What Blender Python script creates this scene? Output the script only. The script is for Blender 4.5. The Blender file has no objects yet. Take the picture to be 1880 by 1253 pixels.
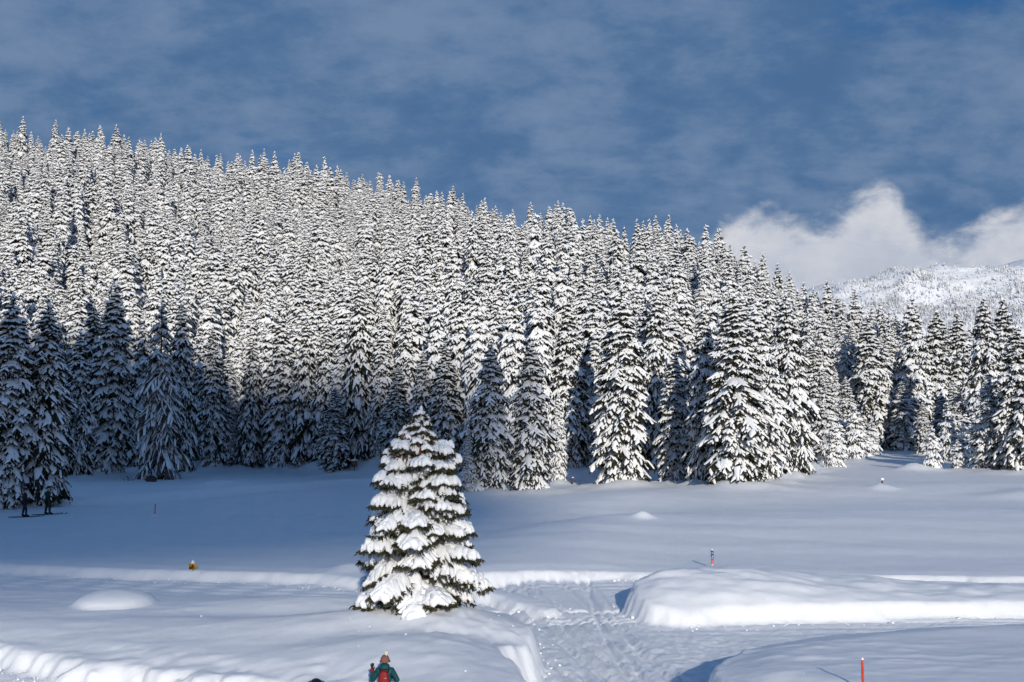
import bpy, math, random
import numpy as np
from mathutils import Vector, Matrix

# ------------------------------------------------------------------ camera, sky, sun, exposure
scene = bpy.context.scene
COL = scene.collection
R = math.radians

cam_data = bpy.data.cameras.new('camera')
cam = bpy.data.objects.new('camera', cam_data)
COL.objects.link(cam)
cam_data.sensor_width = 36.0
cam_data.lens = 36.0 * 2016.0 / 1880.0
cam_data.clip_start = 0.1
cam_data.clip_end = 30000.0
cam.location = (0, 0, 5.9)
cam.rotation_euler = (R(90) + math.atan(165 / 2016), 0, 0)
scene.camera = cam

SUN_EL = R(16.5)
SUN_AZ = R(9.0)                       # the sun stands behind the camera, a little to its right
TO_SUN = Vector((math.sin(SUN_AZ) * math.cos(SUN_EL), -math.cos(SUN_AZ) * math.cos(SUN_EL), math.sin(SUN_EL)))
sun_data = bpy.data.lights.new('sun', 'SUN')
sun_data.energy = 3.5
sun_data.angle = R(0.53)
sun_data.color = (1.0, 0.925, 0.81)
sun = bpy.data.objects.new('sun', sun_data)
COL.objects.link(sun)
sun.rotation_euler = TO_SUN.to_track_quat('Z', 'Y').to_euler()

scene.view_settings.view_transform = 'Standard'
scene.view_settings.look = 'None'
scene.view_settings.exposure = 0.0
scene.view_settings.gamma = 1.0
scene.view_settings.use_curve_mapping = False
scene.render.engine = 'CYCLES'
scene.cycles.max_bounces = 4
scene.cycles.diffuse_bounces = 2
scene.cycles.glossy_bounces = 2
scene.cycles.volume_bounces = 1
scene.cycles.transparent_max_bounces = 8
scene.cycles.use_denoising = True
scene.cycles.use_adaptive_sampling = True
scene.cycles.adaptive_threshold = 0.03
scene.cycles.adaptive_min_samples = 12


class Nodes:
    """small helper for node trees"""
    def __init__(self, tree):
        self.t = tree
        tree.nodes.clear()

    def n(self, kind, **kw):
        node = self.t.nodes.new(kind)
        for k, v in kw.items():
            if k.startswith('in_'):
                node.inputs[int(k[3:])].default_value = v
            else:
                setattr(node, k, v)
        return node

    def l(self, a, b, ao=0, bi=0):
        a = a if isinstance(a, bpy.types.NodeSocket) else a.outputs[ao]
        b = b if isinstance(b, bpy.types.NodeSocket) else b.inputs[bi]
        self.t.links.new(a, b)

    def val(self, socket, v):
        if isinstance(v, (int, float)):
            socket.default_value = v
        else:
            self.l(v, socket)

    def math(self, op, a, b=0.0, c=0.0, clamp=False):
        m = self.n('ShaderNodeMath', operation=op, use_clamp=clamp)
        for i, v in enumerate((a, b, c)):
            self.val(m.inputs[i], v)
        return m.outputs[0]

    def smooth(self, x, lo, hi):
        m = self.n('ShaderNodeMapRange', interpolation_type='SMOOTHSTEP')
        self.val(m.inputs['Value'], x)
        m.inputs['From Min'].default_value = lo
        m.inputs['From Max'].default_value = hi
        return m.outputs[0]

    def mix(self, f, a, b):
        m = self.n('ShaderNodeMix', data_type='RGBA')
        self.val(m.inputs[0], f)
        for s, v in ((m.inputs[6], a), (m.inputs[7], b)):
            if isinstance(v, tuple):
                s.default_value = (*v, 1) if len(v) == 3 else v
            else:
                self.l(v, s)
        return m.outputs[2]

    def noise(self, vec, scale, detail=4.0, rough=0.5, dist=0.0):
        m = self.n('ShaderNodeTexNoise')
        m.inputs['Scale'].default_value = scale
        m.inputs['Detail'].default_value = detail
        m.inputs['Roughness'].default_value = rough
        m.inputs['Distortion'].default_value = dist
        if vec is not None:
            self.l(vec, m.inputs['Vector'])
        return m.outputs[0]


def build_world():
    w = bpy.data.worlds.new('World')
    scene.world = w
    w.use_nodes = True
    N = Nodes(w.node_tree)
    out = N.n('ShaderNodeOutputWorld')
    bg = N.n('ShaderNodeBackground')
    bg.inputs['Strength'].default_value = 0.092
    N.l(bg, out)
    sky = N.n('ShaderNodeTexSky', sky_type='NISHITA')
    sky.sun_disc = False
    sky.sun_elevation = SUN_EL
    sky.sun_rotation = R(180) - SUN_AZ
    sky.altitude = 900
    sky.air_density = 1.0
    sky.dust_density = 0.3
    sky.ozone_density = 3.0
    tc = N.n('ShaderNodeTexCoord')
    sep = N.n('ShaderNodeSeparateXYZ')
    N.l(tc.outputs['Generated'], sep.inputs[0])
    x, y, z = sep.outputs
    az = N.math('ARCTAN2', x, y)                 # 0 straight north, to the right positive
    el = N.math('ARCSINE', z)
    # high cloud sheet: noise on a flat layer seen in perspective
    den = N.math('ADD', N.math('MAXIMUM', z, 0.0), 0.36)
    cmb = N.n('ShaderNodeCombineXYZ')
    N.l(N.math('DIVIDE', x, den), cmb.inputs[0])
    N.l(N.math('MULTIPLY', N.math('DIVIDE', y, den), 1.25), cmb.inputs[1])
    n1 = N.noise(cmb.outputs[0], 2.3, 9, 0.60, 0.15)
    n2 = N.noise(cmb.outputs[0], 7.5, 8, 0.62, 0.1)
    cover = N.math('ADD', N.math('MULTIPLY', n1, 0.72), N.math('MULTIPLY', n2, 0.28))
    # a rift of open sky towards the upper right
    rift = N.math('MULTIPLY', N.smooth(N.math('ABSOLUTE', N.math('SUBTRACT', az, 0.50)), 0.26, 0.0), N.smooth(el, 0.28, 0.40))
    cover = N.math('SUBTRACT', cover, N.math('MULTIPLY', rift, 0.34))
    mask = N.smooth(cover, 0.30, 0.43)
    # the sheet is seen edge-on towards the horizon and opens overhead
    mask = N.math('MULTIPLY', mask, N.math('SUBTRACT', 0.88, N.math('MULTIPLY', N.smooth(el, 0.40, 0.95), 0.55)))
    # lighter and darker folds of the cloud sheet
    fold = N.math('ADD', N.math('MULTIPLY', N.noise(cmb.outputs[0], 4.2, 8, 0.62, 0.2), 0.42), N.math('MULTIPLY', N.noise(cmb.outputs[0], 13.0, 7, 0.62, 0.1), 0.22))
    shade = N.smooth(N.math('ADD', fold, N.math('MULTIPLY', cover, 0.36)), 0.41, 0.60)
    cloud_col = N.mix(shade, (0.82, 1.72, 3.35), (1.95, 2.85, 4.40))
    blue = N.mix(0.8, sky.outputs[0], (0.10, 1.05, 3.2))
    base = N.mix(mask, blue, cloud_col)
    # banks of cumulus that lie low over the mountains
    c2 = N.n('ShaderNodeCombineXYZ')
    N.l(N.math('MULTIPLY', az, 1.0), c2.inputs[0])
    N.l(N.math('MULTIPLY', el, 1.5), c2.inputs[1])
    big = N.n('ShaderNodeFloatCurve')
    # height of the cumulus tops (radians of elevation) over azimuth -1..1 rad
    curve = big.mapping.curves[0]
    pts = [(-1.0, .10), (-.6, .05), (-.3, .04), (.0, .06), (.12, .115), (.17, .150), (.19, .182), (.235, .200), (.26, .190), (.285, .190), (.31, .206), (.335, .214), (.345, .202), (.36, .176), (.385, .166),
           (.405, .178), (.43, .190), (.47, .195), (.55, .17), (.7, .20), (.85, .14), (1.0, .10)]
    while len(curve.points) < len(pts):
        curve.points.new(0.5, 0.5)
    for p, (a, h) in zip(curve.points, pts):
        p.location = ((a + 1) / 2, h)
        p.handle_type = 'AUTO_CLAMPED'
    big.mapping.update()
    N.l(N.math('ADD', N.math('MULTIPLY', az, 0.5), 0.5, clamp=True), big.inputs['Value'])
    nb = N.noise(c2.outputs[0], 17.0, 8, 0.58, 0.25)
    nf = N.noise(c2.outputs[0], 38.0, 6, 0.6, 0.3)
    edge = N.math('ADD', N.math('MULTIPLY', N.math('SUBTRACT', nb, 0.5), 0.05), N.math('MULTIPLY', N.math('SUBTRACT', nf, 0.5), 0.036))
    d = N.math('ADD', N.math('SUBTRACT', big.outputs[0], el), edge)
    cm = N.math('MULTIPLY', N.smooth(d, -0.006, 0.026), 0.96)
    cm = N.math('MULTIPLY', cm, N.smooth(N.noise(c2.outputs[0], 7.0, 5, 0.6, 0.4), 0.12, 0.34))
    puff = N.smooth(N.math('ADD', N.math('MULTIPLY', nb, 0.6), N.math('MULTIPLY', nf, 0.4)), 0.33, 0.66)
    ccol = N.mix(puff, (5.2, 5.7, 6.8), (7.2, 7.3, 7.8))
    final = N.mix(cm, base, ccol)
    N.l(final, bg.inputs['Color'])


build_world()


# ------------------------------------------------------------------ helpers
def link(o, parent=None):
    COL.objects.link(o)
    if parent is not None:
        o.parent = parent
    return o


def tag(o, label=None, cat=None, group=None, kind=None):
    for k, v in (('label', label), ('category', cat), ('group', group), ('kind', kind)):
        if v:
            o[k] = v
    return o


def mesh_np(name, verts, faces, mats=(), smooth=True, mat_index=None):
    """mesh from numpy verts (n,3) and a list of face arrays (each (m,k), k constant)"""
    verts = np.asarray(verts, dtype=np.float32).reshape(-1, 3)
    if isinstance(faces, np.ndarray):
        faces = [faces]
    faces = [np.asarray(f, dtype=np.int32) for f in faces if len(f)]
    me = bpy.data.meshes.new(name)
    me.vertices.add(len(verts))
    me.vertices.foreach_set('co', verts.ravel())
    loops = np.concatenate([f.ravel() for f in faces])
    sizes = np.concatenate([np.full(len(f), f.shape[1], dtype=np.int32) for f in faces])
    starts = np.concatenate([[0], np.cumsum(sizes)[:-1]]).astype(np.int32)
    me.loops.add(len(loops))
    me.loops.foreach_set('vertex_index', loops)
    me.polygons.add(len(sizes))
    me.polygons.foreach_set('loop_start', starts)
    me.polygons.foreach_set('loop_total', sizes)
    me.polygons.foreach_set('use_smooth', np.full(len(sizes), smooth, dtype=bool))
    for m in mats:
        me.materials.append(m)
    if mat_index is not None:
        me.polygons.foreach_set('material_index', np.asarray(mat_index, dtype=np.int32))
    me.update(calc_edges=True)
    return me


def obj(name, me, parent=None, loc=None):
    o = bpy.data.objects.new(name, me)
    if loc is not None:
        o.location = loc
    return link(o, parent)


def empty(name, loc=(0, 0, 0), rz=0.0):
    o = bpy.data.objects.new(name, None)
    o.empty_display_size = 0.3
    o.location = loc
    o.rotation_euler = (0, 0, rz)
    return link(o)


class MB:
    """collects shapes for one mesh"""
    quads = {}

    def __init__(self):
        self.v, self.q, self.t, self.n = [], [], [], 0

    def add(self, v, quads=None, tris=None):
        v = np.asarray(v, dtype=float).reshape(-1, 3)
        if quads is not None and len(quads):
            self.q.append(np.asarray(quads, dtype=int) + self.n)
        if tris is not None and len(tris):
            self.t.append(np.asarray(tris, dtype=int) + self.n)
        self.v.append(v)
        self.n += len(v)

    def grid(self, P, closed_u=False, closed_v=False):
        """P (nu,nv,3)"""
        nu, nv = P.shape[:2]
        key = (nu, nv, closed_u, closed_v)
        if key in MB.quads:
            self.add(P.reshape(-1, 3), quads=MB.quads[key])
            return
        iu = np.arange(nu if closed_u else nu - 1)
        iv = np.arange(nv if closed_v else nv - 1)
        a, b = np.meshgrid(iu, iv, indexing='ij')
        a2, b2 = (a + 1) % nu, (b + 1) % nv
        q = np.stack([a * nv + b, a2 * nv + b, a2 * nv + b2, a * nv + b2], -1).reshape(-1, 4)
        if nu * nv < 400:
            MB.quads[key] = q
        self.add(P.reshape(-1, 3), quads=q)

    def tube(self, pts, radii, n=8, cap=True):
        pts = np.asarray(pts, dtype=float)
        radii = np.broadcast_to(np.asarray(radii, dtype=float), (len(pts),))
        d = np.gradient(pts, axis=0)
        d /= np.linalg.norm(d, axis=1)[:, None] + 1e-9
        ref = np.array([0.0, 0.0, 1.0]) if abs(d[0, 2]) < 0.9 else np.array([1.0, 0.0, 0.0])
        a = np.cross(d, ref)
        a /= np.linalg.norm(a, axis=1)[:, None] + 1e-9
        b = np.cross(d, a)
        th = np.linspace(0, 2 * np.pi, n, endpoint=False)
        P = pts[:, None] + radii[:, None, None] * (np.cos(th)[None, :, None] * a[:, None] + np.sin(th)[None, :, None] * b[:, None])
        n0 = self.n
        self.grid(P, closed_v=True)
        if cap:
            for k, ring in ((0, 0), (-1, len(pts) - 1)):
                c = pts[k]
                idx = np.arange(n)
                self.add(np.vstack([P[ring], c]), tris=np.stack([idx, (idx + 1) % n, np.full(n, n)], -1))
        return n0

    def box(self, c, s, rot=None, bevel=0.0):
        s = np.asarray(s, dtype=float) / 2
        b = min(bevel, s.min() * 0.9)
        vs, qs = [], []
        # a box with chamfered edges: eight corners, three points each
        import itertools
        sg = list(itertools.product((-1, 1), repeat=3))
        if b <= 0:
            vs = np.array(sg) * s
            qs = [(0, 1, 3, 2), (4, 6, 7, 5), (0, 4, 5, 1), (2, 3, 7, 6), (0, 2, 6, 4), (1, 5, 7, 3)]
            tr = None
        else:
            vs, ix = [], {}
            for g in sg:
                for ax in range(3):
                    p = np.array(g) * (s - b)
                    p[ax] = g[ax] * s[ax]
                    ix[(g, ax)] = len(vs)
                    vs.append(p)
            vs = np.array(vs)
            for ax in range(3):
                o1, o2 = [k for k in range(3) if k != ax]
                for sgn in (-1, 1):
                    loop = []
                    for (p1, p2) in ((-1, -1), (1, -1), (1, 1), (-1, 1)):
                        g = [0, 0, 0]; g[ax] = sgn; g[o1] = p1; g[o2] = p2
                        loop.append(ix[(tuple(g), ax)])
                    qs.append(tuple(loop))
                for p1 in (-1, 1):
                    for p2 in (-1, 1):
                        g1 = [0, 0, 0]; g1[o1] = p1; g1[o2] = p2; g1[ax] = -1
                        g2 = list(g1); g2[ax] = 1
                        qs.append((ix[(tuple(g1), o1)], ix[(tuple(g2), o1)], ix[(tuple(g2), o2)], ix[(tuple(g1), o2)]))
            tr = [tuple(ix[(g, ax)] for ax in range(3)) for g in sg]
        if rot is not None:
            vs = vs @ np.asarray(rot).T
        self.add(vs + np.asarray(c), quads=qs, tris=tr)

    def ball(self, c, r, nu=8, nv=12, rnd=None, amp=0.0):
        r = np.broadcast_to(np.asarray(r, dtype=float), (3,))
        th = np.linspace(0.02, np.pi - 0.02, nu)
        ph = np.linspace(0, 2 * np.pi, nv, endpoint=False)
        T, Ph = np.meshgrid(th, ph, indexing='ij')
        P = np.stack([np.sin(T) * np.cos(Ph), np.sin(T) * np.sin(Ph), np.cos(T)], -1)
        if rnd is not None:
            P = P * (1 + amp * rnd.standard_normal(P.shape[:2])[..., None])
        self.grid(P * r + np.asarray(c), closed_v=True)

    def mesh(self, name, mats=(), smooth=True):
        fs = []
        if self.q:
            fs.append(np.concatenate(self.q))
        if self.t:
            fs.append(np.concatenate(self.t))
        return mesh_np(name, np.concatenate(self.v), fs, mats, smooth)

    def build(self, name, mat, parent=None, loc=None, smooth=True):
        return obj(name, self.mesh(name, [mat] if mat else [], smooth), parent, loc)


# ------------------------------------------------------------------ materials
def principled(name, col, rough=0.6, spec=0.3):
    m = bpy.data.materials.new(name)
    m.use_nodes = True
    N = Nodes(m.node_tree)
    o = N.n('ShaderNodeOutputMaterial')
    p = N.n('ShaderNodeBsdfPrincipled')
    p.inputs['Base Color'].default_value = (*col, 1)
    p.inputs['Roughness'].default_value = rough
    p.inputs['Specular IOR Level'].default_value = spec
    N.l(p, o)
    return m, N, p


def varied(name, c1, c2, scale, rough=0.7, spec=0.2, bump=0.0, bscale=None, detail=4.0):
    m, N, p = principled(name, c1, rough, spec)
    tc = N.n('ShaderNodeTexCoord')
    f = N.smooth(N.noise(tc.outputs['Object'], scale, detail, 0.6), 0.3, 0.7)
    N.l(N.mix(f, c1, c2), p.inputs['Base Color'])
    if bump:
        b = N.n('ShaderNodeBump')
        b.inputs['Strength'].default_value = bump
        b.inputs['Distance'].default_value = 0.02
        N.l(N.noise(tc.outputs['Object'], bscale or scale * 4, 4, 0.6), b.inputs['Height'])
        N.l(b.outputs[0], p.inputs['Normal'])
    return m


def ground_snow():
    m, N, p = principled('ground_snow', (0.86, 0.885, 0.92), 0.55, 0.25)
    geo = N.n('ShaderNodeNewGeometry')
    pos = geo.outputs['Position']
    f = N.noise(pos, 0.9, 5, 0.6)
    N.l(N.mix(N.smooth(f, 0.3, 0.7), (0.84, 0.865, 0.90), (0.885, 0.905, 0.935)), p.inputs['Base Color'])
    h = N.math('ADD', N.math('MULTIPLY', N.noise(pos, 3.2, 5, 0.62), 0.6), N.math('MULTIPLY', N.noise(pos, 24.0, 4, 0.7), 0.22))
    b = N.n('ShaderNodeBump')
    b.inputs['Strength'].default_value = 0.35
    b.inputs['Distance'].default_value = 0.05
    sz = N.n('ShaderNodeSeparateXYZ')
    N.l(pos, sz.inputs[0])
    N.l(N.math('ADD', 0.38, N.math('MULTIPLY', N.smooth(sz.outputs[2], 0.30, 0.06), 0.6)), b.inputs['Strength'])
    N.l(h, b.inputs['Height'])
    N.l(b.outputs[0], p.inputs['Normal'])
    # single coarse crystals that catch the sun
    v = N.n('ShaderNodeTexVoronoi')
    v.inputs['Scale'].default_value = 9.0
    N.l(pos, v.inputs['Vector'])
    g = N.smooth(v.outputs['Distance'], 0.10, 0.03)
    sp = N.math('MULTIPLY', g, N.smooth(N.noise(pos, 2.3, 2, 0.5), 0.52, 0.7))
    N.l(N.math('SUBTRACT', 0.55, N.math('MULTIPLY', sp, 0.35)), p.inputs['Roughness'])
    return m


M_GROUND = ground_snow()
M_SNOW = varied('branch_snow', (0.86, 0.88, 0.91), (0.90, 0.91, 0.93), 1.5, 0.6, 0.2, 0.35, 9.0)
M_SNOW_FAR = varied('wood_snow', (0.86, 0.88, 0.91), (0.90, 0.91, 0.93), 0.5, 0.65, 0.15, detail=1.0)
M_NEEDLE = varied('needles', (0.014, 0.018, 0.011), (0.040, 0.038, 0.022), 2.2, 0.75, 0.10)
M_BARK = varied('bark', (0.055, 0.042, 0.032), (0.12, 0.10, 0.085), 6.0, 0.9, 0.1, 0.5, 14.0)
M_TWIG = varied('bare_twigs', (0.06, 0.048, 0.038), (0.13, 0.11, 0.095), 3.0, 0.9, 0.1)
M_NEEDLE_NEAR = varied('needles_near', (0.018, 0.024, 0.010), (0.065, 0.055, 0.025), 7.0, 0.7, 0.15)
M_CONE = varied('cone_scales', (0.10, 0.035, 0.015), (0.20, 0.075, 0.03), 20.0, 0.7, 0.2)


# ------------------------------------------------------------------ where the single trees stand
# trees along the edge of the wood, one by one: x, y, height, crown radius, label
EDGE = [
    (-33.7, 73.5, 14.1, 1.85, 'tall shaded spruce at the far left edge of the picture, nearest the ski track'),
    (-32.0, 74.8, 13.6, 1.85, 'dark shaded spruce behind the two skiers by the ski track'),
    (-45.4, 109.5, 15.4, 1.3, 'narrow shaded spruce just right of the dark pair by the skiers'),
    (-45.0, 113.8, 15.2, 1.65, 'shaded spruce with a snowy skirt left of the tall dark pair'),
    (-47.6, 124.2, 18.7, 2.3, 'left tree of the tall dark shaded pair near the left edge'),
    (-44.2, 120.8, 21.0, 2.6, 'tallest dark shaded spruce near the left edge, in front of its pair'),
    (-37.6, 125.2, 19.5, 1.9, 'shaded spruce standing close behind the thin ragged tree'),
    (-37.2, 137.8, 17.9, 1.9, 'slim pointed shaded spruce right of the thin ragged tree'),
    (-35.6, 138.5, 8.6, 1.0, 'small shaded spruce at the foot of the slim pointed one'),
    (-33.2, 139.0, 16.6, 1.75, 'shaded spruce on bare trunk between slim pointed spruce and tall shaded one'),
    (-28.6, 138.0, 19.6, 2.3, 'tall shaded spruce with drooping boughs, left of the middle of the left half'),
    (-25.6, 135.5, 18.2, 1.95, 'half shaded spruce right beside the tall drooping shaded spruce'),
    (-23.2, 134.5, 16.8, 1.75, 'half shaded spruce second to the right of the tall drooping shaded spruce'),
    (-20.1, 124.5, 9.7, 1.8, 'short dark spruce standing forward of the wood, left of the lone foreground tree'),
    (-17.9, 127.5, 21.1, 2.1, 'tall sunlit spruce behind the small wooden box'),
    (-15.2, 126.5, 15.5, 1.55, 'spruce right of the tall one above the small wooden box'),
    (-12.7, 121.0, 10.8, 1.75, 'blue shaded spruce just left of the lone foreground tree top'),
    (-9.6, 118.2, 12.6, 1.5, 'spruce directly behind the top of the lone foreground tree'),
    (-6.8, 115.2, 13.5, 1.9, 'dark shaded spruce just right of the lone foreground tree top'),
    (-2.2, 93.5, 12.6, 1.95, 'shaded spruce standing forward, first to the right of the lone tree'),
    (-3.6, 92.5, 5.9, .65, 'thin young spruce leaning on the foot of the first forward spruce'),
    (1.5, 94.0, 12.8, 2.05, 'half shaded spruce standing forward, second to the right of the lone tree'),
    (5.8, 113.8, 18.2, 2.15, 'tall sunlit spruce with long drooping boughs above the bright snow bank'),
    (4.4, 105.2, 8.9, .8, 'spindly young spruce at the foot of the tall drooping sunlit one'),
    (9.7, 98.8, 17.7, 2.45, 'big sunlit spruce in the middle of the edge, right of the dark gap'),
    (9.0, 114.8, 15.2, 1.75, 'shadowed spruce behind the left side of the big middle spruce'),
    (15.3, 115.2, 19.0, 2.1, 'tall slim sunlit spruce behind, right of the big middle spruce'),
    (15.5, 105.2, 12.5, 1.65, 'shorter sunlit spruce right of the big middle spruce'),
    (17.3, 99.0, 16.0, 1.75, 'sunlit spruce on the left of the widest group at the edge'),
    (18.8, 93.0, 16.3, 2.6, 'broadest sunlit spruce at the edge of the wood'),
    (22.1, 98.5, 16.1, 2.3, 'sunlit spruce close right of the broadest one'),
    (29.0, 114.5, 18.7, 2.5, 'sunlit spruce that ends the group left of the clearing'),
    (45.9, 160.5, 12.5, 2.1, 'middle sized snowy spruce on the left side of the clearing'),
    (54.3, 178.0, 12.3, 2.1, 'middle sized snowy spruce at the back of the clearing, behind the plump sapling'),
    (61.7, 189.2, 22.7, 3.2, 'tall spruce standing left of the dark gap behind the clearing'),
    (65.9, 192.0, 20.7, 2.5, 'narrow dark spruce right behind the gap at the clearing'),
    (65.8, 185.2, 13.0, 2.2, 'pointed snowy spruce in front of the tall dark ones, back of clearing'),
    (69.9, 189.8, 26.1, 3.5, 'tallest spruce on the right, against the far white mountain'),
    (73.6, 189.8, 23.7, 3.6, 'broad spruce right beside the tallest one on the right'),
    (77.3, 189.5, 23.4, 3.1, 'tall spruce second to the right of the tallest on the right'),
    (70.6, 163.5, 23.2, 2.9, 'tall spruce near the right edge with dark left side'),
    (84.9, 189.0, 26.4, 3.4, 'tall spruce at the right edge with its tip against the mountain'),
    (54.9, 126.8, 11.2, 1.9, 'shadowed lower spruce in the dark clump at the right edge'),
    (56.6, 123.5, 16.3, 2.8, 'broad spruce at the right edge nearest the meadow'),
    (63.8, 150.8, 8.0, 1.9, 'low shadowed spruce left of the clump at the right edge'),
    (63.7, 170.5, 8.2, 1.5, 'low bluish spruce behind the taller sapling'),
    (67.3, 172.2, 9.9, 1.9, 'low spruce between the two saplings, further back'),
    (67.1, 166.5, 11.9, 2.05, 'snowy spruce behind the smallest sapling'),
    (46.8, 169.5, 16.9, 2.35, 'snowy spruce behind the left side of the clearing'),
]
SAPLINGS = [
    (41.5, 143.0, 6.8, 1.40, 'snowy young spruce behind the sapling at the end of the broad group'),
    (44.6, 150.5, 5.2, 1.25, 'low snowy young spruce left of the plump sapling'),
    (48.6, 156.0, 7.6, 1.60, 'snowy young spruce touching the plump sapling from the left'),
    (55.6, 170.0, 5.6, 1.35, 'low young spruce right behind the plump sapling'),
    (58.6, 148.0, 7.0, 1.50, 'bluish young spruce between the taller and the smallest sapling'),
    (60.6, 143.0, 9.4, 1.80, 'young spruce behind the smallest sapling, half in shade'),
    (57.0, 138.5, 6.4, 1.35, 'young spruce between smallest sapling and dark clump'),
    (64.5, 139.5, 8.5, 1.70, 'young spruce at the right edge behind the broad spruce'),
    (39.4, 134.5, 5.6, 1.15, 'sapling buried in snow beside the end of the broad sunlit group'),
    (52.1, 163.8, 5.1, 1.45, 'plump sapling buried in snow at the back of the clearing'),
    (48.5, 127.5, 4.9, 1.1, 'taller of the two lone saplings in the clearing by the right clump'),
    (52.2, 129.3, 3.5, .95, 'smallest sapling, beside the dark clump at the right edge'),
]

# ------------------------------------------------------------------ terrain
# TERRAIN-BEGIN
def _hash(ix, iy, seed):
    h = (ix.astype(np.int64) * 374761393 + iy.astype(np.int64) * 668265263 + seed * 974711) & 0xFFFFFFFF
    h = ((h ^ (h >> 13)) * 1274126177) & 0xFFFFFFFF
    h = h ^ (h >> 16)
    return (h & 0xFFFF) / 65535.0


def vnoise(x, y, seed=0):
    x = np.asarray(x, dtype=float); y = np.asarray(y, dtype=float)
    ix, iy = np.floor(x), np.floor(y)
    fx, fy = x - ix, y - iy
    fx = fx * fx * fx * (fx * (fx * 6 - 15) + 10)
    fy = fy * fy * fy * (fy * (fy * 6 - 15) + 10)
    a, b = _hash(ix, iy, seed), _hash(ix + 1, iy, seed)
    c, d = _hash(ix, iy + 1, seed), _hash(ix + 1, iy + 1, seed)
    return (a + (b - a) * fx) * (1 - fy) + (c + (d - c) * fx) * fy - 0.5


def fbm(x, y, seed=0, octaves=4, gain=0.5):
    s, a = 0.0, 1.0
    for k in range(octaves):
        s = s + a * vnoise(x, y, seed + 17 * k)
        x, y, a = x * 2.03 + 3.1, y * 2.03 + 1.7, a * gain
    return s


def sstep(a, b, x):
    t = np.clip((np.asarray(x, dtype=float) - a) / (b - a), 0, 1)
    return t * t * (3 - 2 * t)


def poly_sd(X, Y, poly):
    """signed distance to a polygon, positive inside"""
    d2 = np.full(X.shape, 1e18)
    inside = np.zeros(X.shape, dtype=bool)
    n = len(poly)
    for i in range(n):
        (x1, y1), (x2, y2) = poly[i], poly[(i + 1) % n]
        ex, ey = x2 - x1, y2 - y1
        t = np.clip(((X - x1) * ex + (Y - y1) * ey) / (ex * ex + ey * ey), 0, 1)
        d2 = np.minimum(d2, (X - x1 - t * ex) ** 2 + (Y - y1 - t * ey) ** 2)
        if y1 != y2:
            c = ((y1 > Y) != (y2 > Y)) & (X < ex * (Y - y1) / ey + x1)
            inside ^= c
    return np.where(inside, 1, -1) * np.sqrt(d2)


def smooth_poly(pts, closed=True, it=2):
    """corner cutting, so that ploughed edges bend instead of kinking"""
    p = np.array(pts, dtype=float)
    for _ in range(it):
        q = np.roll(p, -1, axis=0) if closed else p[1:]
        r = p if closed else p[:-1]
        c = np.stack([r * 0.75 + q * 0.25, r * 0.25 + q * 0.75], 1).reshape(-1, 2)
        p = c if closed else np.vstack([p[:1], c, p[-1:]])
    return [tuple(v) for v in p]


FIELD_NEAR_LEFT = smooth_poly([(-60, 53), (-40, 46), (-18.2, 39.5), (-14.5, 38.4), (-11, 37.4), (-8.8, 36.6), (-5.2, 35.6), (-3, 34.4), (-1, 33.2), (.2, 31.2), (.62, 28.6), (.55, 27.3), (.25, 26.7),
                               (-.25, 25.9), (-.15, 25.1), (.25, 23.9), (.5, 22.2), (.3, 20.8), (-.8, 20.4), (-1.7, 21.6), (-2.7, 22.5), (-4.1, 22.9), (-5.5, 23.6), (-7.4, 24.7), (-10.4, 26.3), (-12.2, 27.5), (-20, 32.5), (-40, 41.5), (-60, 49)])
MEADOW = smooth_poly([(-80, 56), (-40, 50), (-21.2, 45.9), (-16.8, 44.5), (-12.5, 43.6), (-9.3, 43), (-6.2, 41.9), (-3.5, 40), (-1.3, 38.3), (.2, 36.6), (1.2, 35.2), (1.7, 35.9), (.9, 37.9), (-1, 39.4), (-2.6, 40.5),
                      (-2.6, 41.5), (-1, 42), (3, 42.4), (7.5, 42.7), (17, 41.4), (19, 41.5), (60, 47)], False) + [(90, 48), (6000, 40), (6000, 9000), (-6000, 9000), (-6000, 70)]
BANK_RIGHT = smooth_poly([(4.2, 37.6), (3.75, 36), (3.95, 34.5), (4.6, 33.7), (6, 33.8), (9, 34.3), (17, 35.5), (40, 38.5), (40, 40), (17, 38.7), (11, 39.4), (8, 39.8), (5.5, 39.3)])
FIELD_NEAR_RIGHT = smooth_poly([(4.1, 23.9), (4.65, 25.4), (5.7, 27), (7.8, 28.5), (10.1, 29.5), (14.1, 30.7), (25, 32.5), (60, 36), (60, 12), (9, 18.8), (6.4, 20.2), (5.6, 21.4), (4.3, 22.1)])

HX = [-400, -250, -160, -66, 0, 42, 62, 85, 120, 400]
H_CREST_Y = [360, 350, 340, 330, 310, 280, 255, 230, 220, 220]
H_HEIGHT = [98, 94, 86.5, 71, 53, 38, 22, 5, 1, 1]
EX = [-400, -250, -62, -30, -12, 5, 26, 36, 44, 60, 120, 400]
E_Y = [100, 95, 130, 138, 112, 108, 114, 125, 165, 185, 185, 185]


def gauss(X, Y, cx, cy, rx, ry=None):
    ry = ry or rx
    return np.exp(-((X - cx) / rx) ** 2 - ((Y - cy) / ry) ** 2)


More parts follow.
